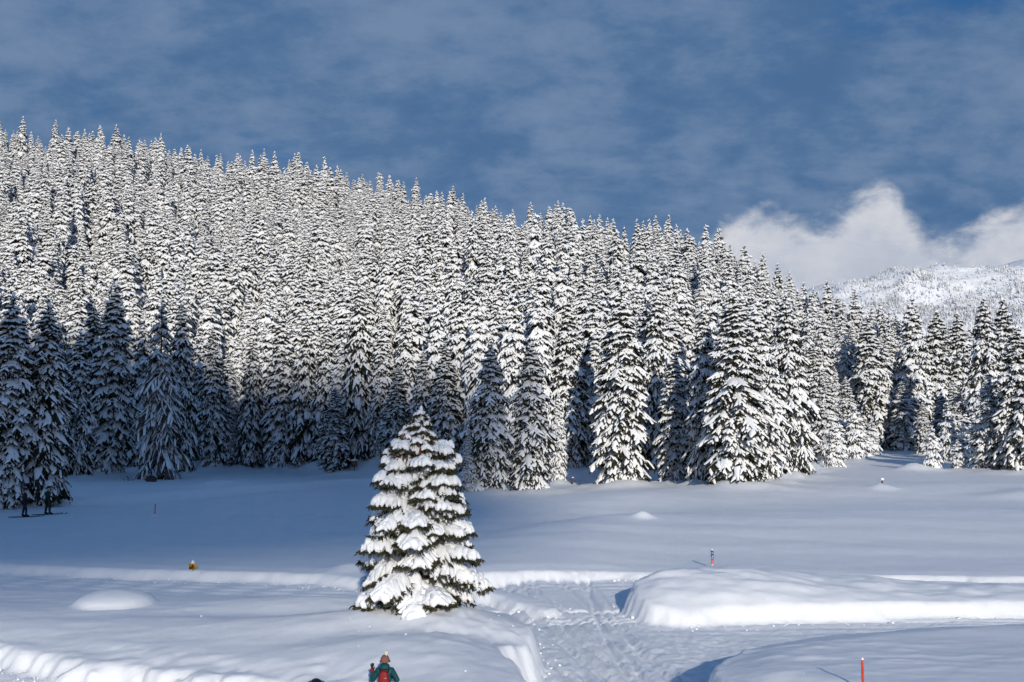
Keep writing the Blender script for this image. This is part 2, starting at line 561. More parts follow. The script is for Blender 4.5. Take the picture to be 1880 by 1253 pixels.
def meadow_top(X, Y):
    z = np.full(np.shape(X), 0.52)
    # long swells of the meadow
    y1 = np.interp(X, [-14, -4, 1, 7, 30, 90], [44, 47, 54.5, 62, 66, 70])
    a1 = 0.72 * sstep(-6, 4, X)
    z = z + a1 * np.where(Y < y1, sstep(0, 1, 1 - (y1 - Y) / 19.0), sstep(0, 1, 1 - (Y - y1) / 9.0) * 0.8 + 0.2)
    y2 = np.interp(X, [-10, 4, 14, 30, 90], [75, 78, 90, 96, 100])
    a2 = 0.60 * sstep(-2, 10, X)
    z = z + a2 * np.where(Y < y2, sstep(0, 1, 1 - (y2 - Y) / 13.0), sstep(0, 1, 1 - (Y - y2) / 12.0) * 0.5 + 0.5)
    z = z + 0.35 * sstep(46, 90, Y) * sstep(0, -25, X)
    z = z + 0.16 * fbm(X / 14.0, Y / 9.0, 3, 3) * sstep(42, 60, Y) * (1 - 0.6 * sstep(120, 200, Y))
    z = z + 0.030 * fbm(X / 2.6, Y / 1.7, 8, 3) + 0.02 * np.sin(Y * 1.15 + 1.2 * fbm(X / 12, Y / 12, 5, 2) + X * 0.07) * sstep(44, 50, Y) * sstep(90, 60, Y)
    # ski track along the wood on the left
    yt = np.interp(X, [-60, -33, -24, -16, -9, 2], [62, 71, 83, 104, 108, 104])
    tr = sstep(3.2, 1.6, np.abs(Y - yt)) * sstep(2, -6, X)
    z = z - 0.28 * tr + 0.45 * np.exp(-((Y - yt - 4.2) / 1.6) ** 2) * sstep(2, -6, X)
    z = z + 0.05 * fbm(X / .8, Y / .8, 29, 3) * tr
    # snow heaped up round the feet of the outer trees
    sel = (Y > 66) & (Y < 185) & (np.abs(X) < 95)
    if np.any(sel):
        xs, ys = X[sel], Y[sel]
        h = np.zeros_like(xs)
        for e in EDGE + SAPLINGS:
            h = np.maximum(h, (.30 + .035 * e[2]) * np.exp(-((xs - e[0]) ** 2 + (ys - e[1] + .5) ** 2) / (1.1 * e[3] + .5) ** 2))
        z = z.copy()
        z[sel] += h * (.7 + .6 * fbm(xs / 1.6, ys / 1.6, 45, 2))
    # lone lumps
    for cx, cy, r, h in ((7.13, 60.6, .55, .36), (-6.3, 43.4, .8, .24), (30.9, 92.5, .9, .45), (46.5, 128, 1.6, .8), (43.5, 88, 3.5, .75), (38.5, 86.0, 2.4, .3), (-26, 100, 2.6, .5)):
        z = z + h * gauss(X, Y, cx, cy, r)
    return z


def hills(X, Y):
    yc = np.interp(X, HX, H_CREST_Y); hh = np.interp(X, HX, H_HEIGHT); ye = np.interp(X, EX, E_Y)
    t = (Y - ye) / np.maximum(yc - ye, 20)
    up = np.clip(t, 0, 1) ** 1.12
    down = np.clip(1 - np.clip(t - 1.15, 0, 10) * 0.45, 0.12, 1)
    z = hh * up * down * sstep(7000, 3000, Y)
    z = z + sstep(0, 0.2, t) * (2.2 * fbm(X / 38, Y / 38, 41, 3) + 0.5 * fbm(X / 6, Y / 6, 43, 2))
    z = z + 0.016 * np.clip(Y - 105, 0, 150) * sstep(20, 45, X)
    return z


def terrain(X, Y):
    X = np.asarray(X, dtype=float); Y = np.asarray(Y, dtype=float)
    shape = X.shape
    X, Y = X.ravel(), Y.ravel()
    far = meadow_top(X, Y) + hills(X, Y)
    near = (np.abs(X) < 75) & (Y < 60) & (Y > 5)
    z = np.where(Y > 50, far, 0.0)
    z = np.where((np.abs(X) >= 75) & (Y <= 60), 0.5 * sstep(75, 95, np.abs(X)), z)
    if near.any():
        x, y = X[near], Y[near]
        # ragged, scooped edges of the ploughed banks
        lump = 0.16 * fbm(x / 0.75, y / 0.75, 11, 3) + 0.05 * np.abs(fbm(x / .3, y / .3, 19, 2))
        scoop = 0.55 * (np.abs(vnoise(x / 0.55 + 0.5 * y, y * 0.5, 77)) - 0.2) + 0.25 * vnoise(x / .3, y / .3, 79)
        out = np.zeros_like(x)

        def wall(sd, hard=0.20, lip=0.8, soft=1.5):
            return lip * sstep(-hard, hard * .75, sd) + (1 - lip) * sstep(0.05, soft, sd)

        sd = poly_sd(x, y, FIELD_NEAR_LEFT)
        low = sstep(30, 26, y) * sstep(-1, -4, x)
        top = 1.0 - 0.030 * (y - 26) + 0.44 * gauss(x, y, -2.4, 29.0, 2.7, 2.3) + 0.22 * gauss(x, y, -1.7, 25.0, 2.0, 1.5) - 0.16 * gauss(x, y, -1.9, 27.2, 3.2, .9) \
            + 0.10 * gauss(x, y, -5.5, 29.0, 2.6, 1.1) - 0.12 * gauss(x, y, -7, 31.3, 5, 1.0) + 0.13 * gauss(x, y, -6.2, 33.6, 3.0, 1.0) + 0.08 * gauss(x, y, -3.6, 25.8, 1.6, 1.2) \
            - 0.10 * sstep(-4, -14, x) * sstep(30, 36, y)
        top = top - 0.26 * sstep(-1.5, -4.5, x) * sstep(5.0, 0.5, np.abs(sd)) * sstep(33, 28, y)
        top = top + 0.42 * np.clip(1 - ((x + 11.9) / 1.15) ** 2 - ((y - 33.5) / 1.5) ** 2, 0, 1) ** 0.55
        top = top + 0.05 * fbm(x / 3.3, y / 1.6, 21, 3) + 0.022 * fbm(x / .7, y / .5, 23, 3)
        # trampled, rippled slope below the lone tree
        rip = gauss(x, y, -1.0, 27.6, 2.0, 3.2)
        top = top + rip * 0.11 * fbm(x / .42 + .5 * y, y / .75, 25, 3)
        m1 = wall(sd + lump * .7 + scoop * low * 1.3, 0.24 + .10 * low, 0.84 - .12 * low, 1.7)
        m1 = np.where(low > 0, m1 + low * 0.10 * fbm(x / .35, y / .35, 61, 2) * sstep(-.5, 0, sd) * sstep(.9, .2, sd), m1)
        out = np.maximum(out, m1 * top)

        sd = poly_sd(x, y, MEADOW)
        top = meadow_top(x, y) - 0.2 * sstep(-3.2, 1.3, x) * sstep(41.6, 40.8, y)
        m2 = wall(sd + lump * .8 + .25 * fbm(x / 2.0, y / 2.0, 38, 2), 0.28, 0.82, 1.4)
        out = np.maximum(out, m2 * top)

        sd = poly_sd(x, y, BANK_RIGHT)
        top = np.interp(x, [3.5, 5, 8, 11, 14, 18, 40], [1.10, 1.30, 1.36, 0.98, 0.80, 0.70, 0.66])
        yy = y - np.interp(x, [4, 17, 40], [0, 1.5, 4.5])
        crest = np.clip((yy - 33.7) / 2.7, 0, 1) ** .8 * (1 - .25 * sstep(36.6, 39, yy))
        top = 0.56 + (top - 0.56) * crest + 0.13 * fbm(x / 1.7, y / 1.0, 33, 4) * sstep(.2, .9, sd) + 0.02 * fbm(x / .4, y / .4, 35, 2)
        m3 = wall(sd + lump * .9 + .32 * fbm(x / 2.4, y / 2.4, 37, 2), 0.28, 0.84, 0.9)
        out = np.maximum(out, m3 * top)

        sd = poly_sd(x, y, FIELD_NEAR_RIGHT)
        top = 1.04 - 0.028 * (y - 22) + 0.05 * fbm(x / 4, y / 2.2, 51, 3) + 0.012 * fbm(x / .8, y / .5, 53, 3) - 0.02 * sstep(7, 20, x)
        cr = gauss(x, y, 7.6, 25.2, 3.2, 2.4)
        top = top + cr * 0.07 * np.clip(fbm(x / .8, y / .28, 55, 3), -.1, .6)
        m4 = wall(sd + lump * .5, 0.24, 0.84, 1.5)
        out = np.maximum(out, m4 * top)

        # trodden, driven road surface
        m = np.clip(np.maximum.reduce([m1, m2, m3, m4]), 0, 1)
        u = (x - 2.6) + 0.28 * (y - 33) + 0.05 * (y - 33) ** 2 * .2
        trk = np.zeros_like(x)
        wob = .16 * fbm(x / 3.5, y / 3.5, 63, 2)
        rr = np.random.default_rng(17)
        for k in range(26):
            # long grooves of skis and sledges, most of them sweeping up the path and bending left
            c0, bend, wd = rr.uniform(1.3, 4.4), rr.uniform(.05, .30), rr.uniform(.045, .085)
            line = c0 - bend * (y - 27) + rr.uniform(-.012, .006) * (y - 27) ** 2 + rr.uniform(-.1, .1) * np.sin(y * rr.uniform(.5, 1.1))
            trk -= np.exp(-((x - line + wob) / wd) ** 2) * rr.uniform(.5, 1.3)
        for k in range(7):
            line = rr.uniform(33.6, 36.2) + rr.uniform(-.05, .03) * x
            trk -= np.exp(-((y - line + wob * .5) / .09) ** 2) * rr.uniform(.4, .9)
        trk = np.clip(trk, -1.6, 0) + .35
        t2 = np.sin((y - 0.06 * x) * 8.0 + 1.0 * fbm(x / 3, y / 2, 65, 2)) * (sstep(31.5, 33, y) * sstep(35, 33.5, y) * sstep(5, 8, x + 2) + sstep(39.2, 40.4, y))
        t3 = np.sin((y + 0.42 * x) * 7.0 + 1.2 * fbm(x / 2.5, y / 2.5, 67, 2)) * sstep(-3, -5, x)
        rough = fbm(x / .15, y / .19, 69, 3, .65) * 0.030 + fbm(x / 1.4, y / 1.1, 71, 2) * 0.05
        road = 0.02 + rough * (0.5 + 0.9 * sstep(37, 30, y)) + 0.085 * trk + 0.018 * t2 + 0.018 * t3
        road = road + .028 * np.clip(y - 34, -12, 7) * sstep(-1.2, .6, x)
        # spilled crumbs at the foot of the walls
        foot = sstep(0.0, 0.05, m) * (1 - m)
        road = road + 0.10 * sstep(.02, .3, m) * (fbm(x / .22, y / .22, 73, 2) + .2)
        z[near] = np.where(y > 58, far[near], out + (1 - m) * road * sstep(6, 12, y))
    # blend to the far field
    b = sstep(46, 54, Y) * (np.abs(X) < 75)
    z = np.where((Y > 46) & (Y <= 60) & (np.abs(X) < 75), z * (1 - b) + far * b, z)
    return z.reshape(shape)


def zt(x, y):
    return float(terrain(np.array([x]), np.array([y]))[0])
# TERRAIN-END


def axis(parts):
    out = []
    for a, b, st in parts:
        out.append(np.arange(a, b, st))
    return np.unique(np.round(np.concatenate(out), 4))


def grow(a, b, st, k):
    v, out = a, []
    while v < b:
        out.append(v)
        st *= k
        v += st
    out.append(b)
    return np.array(out)


gx = np.concatenate([-grow(60, 7000, .9, 1.11)[::-1][:-1], axis([(-60, -30, .8), (-30, -16, .2), (-16, -3, .10), (-3, 7, .062), (7, 18, .10), (18, 30, .2), (30, 60.01, .8)]), grow(60, 7000, .9, 1.11)[1:]])
gy = np.concatenate([[-7000, -2000, -600, -200, -60, -10], axis([(4, 18, .7), (18, 21, .25), (21, 46, .10), (46, 70, .3), (70, 130, .7)]), grow(130, 400, 1.6, 1.004)[:-1], grow(400, 9000, 10, 1.12)])
gx = np.unique(np.round(gx, 4)); gy = np.unique(np.round(gy, 4))
GX, GY = np.meshgrid(gx, gy, indexing='ij')
mbg = MB()
mbg.grid(np.stack([GX, GY, terrain(GX, GY)], -1))
ground = mbg.build('snow_ground', M_GROUND)
tag(ground, 'deep snow over the meadow, the ploughed paths and the hillside', kind='structure')


# ------------------------------------------------------------------ snow-laden spruces
SEC = np.array([0.0, 0.3, 0.66, 1.0])
UP = np.array([0.0, 0.0, 1.0])


def plume(rng, snow, leaf, p, d, l, w, th, curv, hang, cover, over=1.10):
    """one spray of twigs: a drooping strip of needles with its strip of snow on top"""
    side = np.array([d[1], -d[0], 0.0])
    side /= math.hypot(side[0], side[1]) + 1e-9
    n = np.array([side[1] * d[2], -side[0] * d[2], side[0] * d[1] - side[1] * d[0]])
    spine = p + (SEC * l)[:, None] * d - (curv * l * SEC ** 2)[:, None] * UP
    wp = np.array([.45, 1.0, .85, .22]) * w * (1 + .22 * rng.standard_normal(4))
    # needles
    T = np.array([-1.0, 0, 1.0])
    jag = 1 + .30 * rng.standard_normal((4, 3))
    lat = T * (wp * over + .015)[:, None] * jag
    dz = -.06 - .45 * np.abs(lat) - .05 * rng.random((4, 3))
    P = spine[:, None] * 1.0 + lat[..., None] * side + dz[..., None] * UP
    P[-1] += d * l * .14
    leaf.grid(P)
    k = 3
    i = rng.integers(0, 4, k)
    j = rng.integers(0, 3, k)
    a = rng.uniform(0, math.pi, k)
    e = np.stack([np.cos(a), np.sin(a), 0 * a], -1) * (rng.uniform(.05, .11, k) * (.4 + hang * 1.6))[:, None]
    b = P[i, j]
    tip = b + d * (rng.uniform(0, .25, k) * hang)[:, None] - UP * (rng.uniform(.5, 1.3, k) * hang)[:, None]
    leaf.add(np.stack([b + e, b - e, tip], 1).reshape(-1, 3), tris=np.arange(3 * k).reshape(-1, 3))
    if rng.random() < cover:
        T = np.array([-1.0, -.42, .42, 1.0])
        ws = np.array([.55, 1.0, .9, .42]) / np.array([.45, 1.0, .85, .22]) * wp * np.clip(1.0 + .16 * rng.standard_normal(4), .5, 1.3)
        lat = T * ws[:, None] + (.12 * w * rng.standard_normal(4))[:, None]
        h = th * np.clip(.9 + .35 * rng.standard_normal(4), .3, 1.7) * np.array([.7, 1.05, 1.05, .7])
        up = np.array([0, 1.0, 1.0, 0]) * h[:, None] - .40 * np.abs(lat) * (np.abs(T) > .5)
        Q = spine[:, None] + lat[..., None] * side + up[..., None] * (n * .6 + UP * .5)
        Q[0] -= d * .06 * l
        front = Q[-1:] * .55 + .45 * Q[-1].mean(0) + d * (.10 * l) - UP * (th * .8)
        snow.grid(np.concatenate([Q, front], 0))


def bough(rng, snow, leaf, base, phi, L, rise, droop, thick, cover=1.0, hang=.35, pairs=3, over=1.10, wmul=1.0, lmul=1.0):
    """a bough: a main spray and side sprays that hang outwards from it"""
    d = np.array([math.cos(phi), math.sin(phi), rise])
    d /= np.linalg.norm(d)
    side = np.array([-math.sin(phi), math.cos(phi), 0])
    w = max(.06, .15 * L * wmul)
    plume(rng, snow, leaf, base + d * L * .12, d, L * .90, w, thick, droop, hang, cover, over)
    if L < .45:
        pairs = 1
    for k in range(pairs):
        s = (k + 1.0) / (pairs + .8) + rng.uniform(-.07, .07)
        q = base + d * (L * s) - UP * droop * L * s * s
        for sg in (-1, 1):
            l = L * (.58 - .26 * s) * rng.uniform(.75, 1.25) * lmul
            dd = d * rng.uniform(.55, .9) + side * sg * rng.uniform(.6, .95) - UP * (.20 + droop * s + rng.uniform(0, .25))
            dd /= np.linalg.norm(dd)
            plume(rng, snow, leaf, q, dd, l, max(.05, l * rng.uniform(.24, .34) * wmul), thick * .85, droop * .5, hang * .8, cover, over)


def crown_profile(f):
    return np.clip((1 - f) * 1.7, 0, 1) ** 0.66 * (0.78 + 0.22 * sstep(0.0, 0.16, f))


def spruce_mesh(seed, H=18.0, Rr=2.3, step=0.55, per=6, cover=.96, thick=0.12, droop=0.42, hang=0.26, low=0.05, sparse=0.0, steep=.62, pairs=4, over=1.12, broken=0.0, bulge=0.0, wmul=.74, lmul=1.0):
    rng = np.random.default_rng(seed)
    snow, leaf, bark = MB(), MB(), MB()
    h = low * H
    lean = rng.normal(0, .004, 2) * H
    ph0 = 0.0
    while h < H * (0.99 - broken):
        f = h / H
        r = Rr * crown_profile(f) * (1 + bulge * math.sin(f * 9 + seed)) * (1 + 0.09 * math.sin(h * 1.9 + seed) + 0.05 * rng.standard_normal())
        n = max(3, int(round(per * (0.5 + 0.5 * min(1, r / (Rr * .75))))))
        for k in range(n):
            if rng.random() < sparse:
                continue
            phi = ph0 + 2 * math.pi * (k + rng.uniform(-.3, .3)) / n
            L = max(0.2, r * rng.uniform(0.62, 1.16))
            rise = .12 - steep * (1 - f) ** .8 + rng.normal(0, .17)
            dr = droop * (0.5 + 0.5 * (1 - f)) * rng.uniform(.7, 1.3)
            b = np.array([lean[0] * f, lean[1] * f, h + rng.uniform(-1.0, 1.0) * step])
            b[2] += .35 * L * (steep * (1 - f))
            bough(rng, snow, leaf, b, phi, L, rise, dr, thick * (0.6 + 0.4 * (1 - f)) * rng.uniform(.7, 1.3), cover, hang * (0.4 + 0.6 * min(1, L / 1.6)), pairs, over, wmul, lmul)
        ph0 += 2.4
        h += step * (0.5 + 0.55 * (1 - f)) * rng.uniform(.8, 1.2)
    # leader with a knob of snow
    H = H * (1 - broken)
    top = np.array([lean[0], lean[1], H])
    leaf.tube([top - (0, 0, .9), top - (0, 0, .3), top + (0, 0, .05)], [.10, .06, .02], 5)
    snow.ball(top - (0, 0, .15), (.13, .13, .22), 5, 6, rng, .15)
    hs = np.linspace(-0.6, H * .97, 9)
    bark.tube(np.stack([lean[0] * hs / H, lean[1] * hs / H, hs], -1), 0.016 * H * (1.02 - hs / H) + .015, 8)
    return snow, leaf, bark


PROTO = []
SPECS = [dict(seed=11, cover=1, hang=.18), dict(seed=12, Rr=2.0, steep=.85, cover=1, hang=.18), dict(seed=13, Rr=2.6, step=.62, droop=.32, thick=.15, steep=.45, cover=1, hang=.18, bulge=.10),
         dict(seed=15, Rr=2.5, step=.60, thick=.15, cover=1, hang=.16, bulge=.08), dict(seed=16, Rr=2.2, cover=.86, hang=.30, steep=.95, droop=.5), dict(seed=18, Rr=2.3, cover=.97, broken=.12, bulge=.16, hang=.2, steep=.7),
         dict(seed=19, Rr=2.7, step=.66, per=7, thick=.16, cover=1, steep=.75, hang=.18, bulge=.12)]
for sp in SPECS:
    sn, lf, bk = spruce_mesh(**sp)
    PROTO.append((bk.mesh('spruce_trunk', [M_BARK]), lf.mesh('spruce_crown', [M_NEEDLE], False), sn.mesh('spruce_snow', [M_SNOW_FAR]), (18.0, sp.get('Rr', 2.3))))
# trees of the front row, more finely branched
FRONT = []
for sp in (dict(seed=72, Rr=2.1, steep=.85, cover=.86, hang=.30), dict(seed=73, Rr=2.5, steep=.5, thick=.16, cover=.93, bulge=.08), dict(seed=74, steep=1.0, droop=.5, cover=.82, hang=.32, bulge=.06)):
    sn, lf, bk = spruce_mesh(**{**dict(step=.38, per=8, pairs=6, thick=.105, hang=.22, low=.035, over=1.18, wmul=.80, lmul=.70), **sp})
    FRONT.append((bk.mesh('front_trunk', [M_BARK]), lf.mesh('front_crown', [M_NEEDLE], False), sn.mesh('front_snow', [M_SNOW]), (18.0, sp.get('Rr', 2.3))))
SHADY = []  # sparser, thinner snow builds extra shade into these left-hand trees
for sp in (dict(seed=82, Rr=2.1, steep=.85, cover=.70), dict(seed=84, steep=1.0, droop=.5, cover=.68)):
    sn, lf, bk = spruce_mesh(**{**dict(step=.40, per=8, pairs=5, thick=.09, hang=.28, low=.035, over=1.3, wmul=.74, lmul=.72), **sp})
    SHADY.append((bk.mesh('shady_trunk', [M_BARK]), lf.mesh('shady_crown', [M_NEEDLE], False), sn.mesh('shady_snow', [M_SNOW]), (18.0, sp.get('Rr', 2.3))))
# young trees: short, wide boughs buried in snow
SAP = []
for sd in (31, 32, 33):
    sn, lf, bk = spruce_mesh(sd, H=5.0, Rr=1.15, step=.34, per=6, cover=1.0, thick=.14, droop=.45, hang=.12, low=.06)
    SAP.append((bk.mesh('sapling_trunk', [M_BARK]), lf.mesh('sapling_crown', [M_NEEDLE], False), sn.mesh('sapling_snow', [M_SNOW]), (5.0, 1.15)))
# the thin broken tree on the left: long bare-looking limbs, little snow
sn, lf, bk = spruce_mesh(51, H=18.0, Rr=2.5, step=.5, per=5, pairs=5, cover=.66, thick=.07, droop=.75, hang=.30, low=.13, sparse=.25, wmul=.42)
THIN = [(bk.mesh('thin_trunk', [M_BARK]), lf.mesh('thin_crown', [M_TWIG], False), sn.mesh('thin_snow', [M_SNOW]), (18.0, 2.5))]


def place_tree(proto, x, y, height, radius, rz, label, cat='tree', group=None, name='spruce_tree', z=None, rx=0.0):
    root = empty(name, (x, y, (zt(x, y) if z is None else z) - 0.35), rz)
    tr, cr, sn, (h0, r0) = proto
    sc = (radius / r0, radius / r0, height / h0)
    for nm, me in (('trunk', tr), ('crown', cr), ('snow_load', sn)):
        c = bpy.data.objects.new(nm, me)
        COL.objects.link(c)
        c.parent = root
    if proto is THIN[0]:
        c['kind'] = 'stuff'
    root.scale = sc
    root.rotation_euler = (random.Random(int(x * 100)).gauss(0, .012), random.Random(int(y * 100)).gauss(0, .012), rz)
    return tag(root, label, cat, group)


rnd = random.Random(5)
for k, (x, y, h, r, lab) in enumerate(EDGE):
    kinds = SHADY if x < -5 and k % 5 else FRONT
    place_tree(kinds[(k + k // 4) % len(kinds)], x, y, h, r * 1.06, rnd.uniform(0, 6.28), lab, group='spruces along the edge of the wood')
for k, (x, y, h, r, lab) in enumerate(SAPLINGS):
    place_tree(SAP[k % 3], x, y, h, r, rnd.uniform(0, 6.28), lab, group='snowy saplings in the clearing', name='spruce_sapling')
place_tree(THIN[0], -37.0, 116.2, 18.9, 2.5, 0.4, 'thin ragged tree on a pale bare trunk in the shade on the left', name='larch_tree')


# the wood behind: positions by dart throwing on the hillside
def wood_points():
    rng = np.random.default_rng(77)
    pts, cell, grid = [], 3.4, {}
    taken = [(e[0], e[1], 2.6) for e in EDGE] + [(s[0], s[1], 4.5) for s in SAPLINGS] + [(-37.0, 116.2, 3.0)]

    def ok(x, y, d):
        i, j = int(x // cell), int(y // cell)
        for a in range(i - 2, i + 3):
            for b in range(j - 2, j + 3):
                for (px, py) in grid.get((a, b), ()):
                    if (px - x) ** 2 + (py - y) ** 2 < d * d:
                        return False
        return all((px - x) ** 2 + (py - y) ** 2 > q * q for px, py, q in taken)
    ys = rng.uniform(95, 372, 36000)
    xs = rng.uniform(-0.62, 0.66, 36000) * ys
    yes, ycs = np.interp(xs, EX, E_Y), np.interp(xs, HX, H_CREST_Y)
    keep = (ys >= yes + 4) & (ys <= ycs + 14)
    # the clearing and the clump right of it
    keep &= ~((xs > 38) & (ys < 188) & ~((xs > 60) & (ys > 128) & (xs > 0.425 * ys)))
    # small gaps in the wood
    keep &= fbm(xs / 17, ys / 17, 23, 3) <= .34
    hz = sstep(.05, .6, (ys - yes) / np.maximum(ycs - yes, 20))
    ds = (1 - .20 * hz) * 3.35 + 2.0 * vnoise(xs / 25, ys / 25, 5)
    for x, y, d in zip(xs[keep].tolist(), ys[keep].tolist(), ds[keep].tolist()):
        if ok(x, y, d):
            grid.setdefault((int(x // cell), int(y // cell)), []).append((x, y))
            pts.append((x, y))
    return np.array(pts), rng


WP, wrng = wood_points()
WZ = terrain(WP[:, 0], WP[:, 1])
nW = len(WP)
steep = sstep(0, 40, WZ)
WH = np.clip(wrng.normal(18.0, 4.4, nW) * (1 + .35 * vnoise(WP[:, 0] / 16, WP[:, 1] / 16, 21)), 8, 27) * (1 - 0.22 * steep)
WH = np.minimum(WH, np.interp(WP[:, 1] - np.interp(WP[:, 0], EX, E_Y), [0, 40, 90], [18.5, 20, 27]))
young = wrng.random(nW) < 0.17
WH[young] *= wrng.uniform(.4, .7, young.sum())
WR = WH / 18.0 * wrng.uniform(1.5, 2.35, nW) * 0.98 + 0.12
WK = wrng.integers(0, len(PROTO), nW)
WROT = wrng.uniform(0, 6.283, nW)


def visible_share():
    """how many pixels of each tree are seen from the camera spot (cones painted from far to near)"""
    w, h = 640, 427
    f = 2016 * w / 1880
    ids = np.full((h, w), -1, dtype=int)
    th = math.atan(165 / 2016)
    allx = [(x, y, zt(x, y), hh, r, -2) for x, y, hh, r, _ in EDGE + SAPLINGS] + [(WP[i, 0], WP[i, 1], WZ[i], WH[i], WR[i], i) for i in range(nW)]
    allx.sort(key=lambda a: -a[1])

    def pr(x, y, z):
        z -= 5.9
        fw = y * math.cos(th) + z * math.sin(th)
        return w / 2 + f * x / fw, h / 2 - f * (-y * math.sin(th) + z * math.cos(th)) / fw
    for x, y, z, hh, r, i in allx:
        cx, yb = pr(x, y, z)
        _, yt = pr(x, y, z + hh)
        rp = f * r / y
        for row in range(max(0, int(yt)), min(h, int(yb) + 1)):
            fr = (row - yt) / max(1, yb - yt)
            q = rp * min(1, max(fr, 0.0) * 1.22) ** .86
            a, b = int(cx - q), int(cx + q) + 1
            if b > 0 and a < w:
                ids[row, max(0, a):min(w, b)] = i
    cnt = np.bincount(ids[ids >= 0], minlength=nW)
    return cnt


SEEN = visible_share()
order = np.argsort(-SEEN)
N_SINGLE = 300 - len(EDGE)
single = [i for i in order[:N_SINGLE] if SEEN[i] > 0]
mass = np.setdiff1d(np.arange(nW), np.array(single))
ZONES = [(-1e9, -.395, 'at the far left edge'), (-.395, -.30, 'above the thin ragged tree'), (-.30, -.235, 'above the slim pointed spruce'), (-.235, -.17, 'above the tall drooping shaded spruce'),
         (-.17, -.12, 'above the wooden box'), (-.12, -.045, 'above the lone tree'), (-.045, .03, 'above the two forward spruces'), (.03, .08, 'above the bright bank'), (.08, .125, 'above the big middle spruce'),
         (.125, .185, 'left above the broadest spruce'), (.185, .235, 'right above the broadest spruce'), (.235, .28, 'above the end of the sunlit group'), (.28, .345, 'behind the clearing'), (.345, 1e9, 'at the right end of the wood')]
ROWS = [(-1e9, 6, 'just inside the wood'), (6, 20, 'low on the slope'), (20, 40, 'halfway up the slope'), (40, 1e9, 'high on the slope')]
ORD = ['first', 'second', 'third', 'fourth', 'fifth', 'sixth', 'seventh', 'eighth', 'ninth', 'tenth', 'eleventh', 'twelfth', 'thirteenth', 'fourteenth', 'fifteenth', 'sixteenth', 'seventeenth', 'eighteenth', 'nineteenth', 'twentieth', 'twenty-first', 'twenty-second', 'twenty-third', 'twenty-fourth', 'twenty-fifth', 'twenty-sixth', 'twenty-seventh', 'twenty-eighth']
single.sort(key=lambda i: WP[i, 0] / WP[i, 1])
count = {}
for i in single:
    x, y = WP[i]
    zone = next(n for a, b, n in ZONES if a <= x / y < b)
    row = next(n for a, b, n in ROWS if a <= WZ[i] < b)
    k = count[(zone, row)] = count.get((zone, row), 0) + 1
    lab = 'spruce %s %s, %s from the left' % (row, zone, ORD[k - 1] if k <= len(ORD) else 'number %d' % k)
    place_tree(PROTO[WK[i]], x, y, WH[i], WR[i], WROT[i], lab, group='spruces ' + row, z=WZ[i])


# the rest of the wood, as one mass of instances
def mass_of_trees(name, idx):
    kinds = []
    for j, part in enumerate(('trunks', 'crowns', 'snow_loads')):
        c = bpy.data.collections.new('spruce_' + part)
        for k, kind in enumerate(PROTO):
            c.objects.link(bpy.data.objects.new('%s_%d' % (part, k), kind[j]))
        kinds.append(c)
    me = bpy.data.meshes.new(name)
    me.from_pydata([(WP[i, 0], WP[i, 1], WZ[i] - .12) for i in idx], [], [])
    for nm, typ, data in (('turn', 'FLOAT', WROT[idx]), ('which', 'INT', WK[idx])):
        a = me.attributes.new(nm, typ, 'POINT')
        a.data.foreach_set('value', data)
    a = me.attributes.new('size', 'FLOAT_VECTOR', 'POINT')
    r0 = np.array([p[3][1] for p in PROTO])[WK[idx]]
    a.data.foreach_set('vector', np.stack([WR[idx] / r0, WR[idx] / r0, WH[idx] / 18.0], -1).astype(np.float32).ravel())
    o = obj(name, me)
    ng = bpy.data.node_groups.new('scatter_spruces', 'GeometryNodeTree')
    ng.interface.new_socket('Geometry', in_out='INPUT', socket_type='NodeSocketGeometry')
    ng.interface.new_socket('Geometry', in_out='OUTPUT', socket_type='NodeSocketGeometry')
    nd, ln = ng.nodes, ng.links
    gi, go = nd.new('NodeGroupInput'), nd.new('NodeGroupOutput')
    def attr(nm, typ):
        a = nd.new('GeometryNodeInputNamedAttribute')
        a.data_type = typ
        a.inputs['Name'].default_value = nm
        return a.outputs[0]
    cx = nd.new('ShaderNodeCombineXYZ')
    ln.new(attr('turn', 'FLOAT'), cx.inputs[2])
    e2r = nd.new('FunctionNodeEulerToRotation')
    ln.new(cx.outputs[0], e2r.inputs[0])
    join = nd.new('GeometryNodeJoinGeometry')
    which, size = attr('which', 'INT'), attr('size', 'FLOAT_VECTOR')
    for c in kinds:
        ci = nd.new('GeometryNodeCollectionInfo')
        ci.inputs['Collection'].default_value = c
        ci.inputs['Separate Children'].default_value = True
        ci.inputs['Reset Children'].default_value = True
        iop = nd.new('GeometryNodeInstanceOnPoints')
        iop.inputs['Pick Instance'].default_value = True
        ln.new(gi.outputs[0], iop.inputs['Points'])
        ln.new(ci.outputs[0], iop.inputs['Instance'])
        ln.new(which, iop.inputs['Instance Index'])
        ln.new(e2r.outputs[0], iop.inputs['Rotation'])
        ln.new(size, iop.inputs['Scale'])
        ln.new(iop.outputs[0], join.inputs[0])
    ln.new(join.outputs[0], go.inputs[0])
    m = o.modifiers.new('scatter', 'NODES')
    m.node_group = ng
    return o


tag(mass_of_trees('forest', mass), 'dense snow-covered spruce wood that fills the hillside behind the single trees', 'forest', kind='stuff')
print('wood', nW, 'single', len(single), 'mass', len(mass))


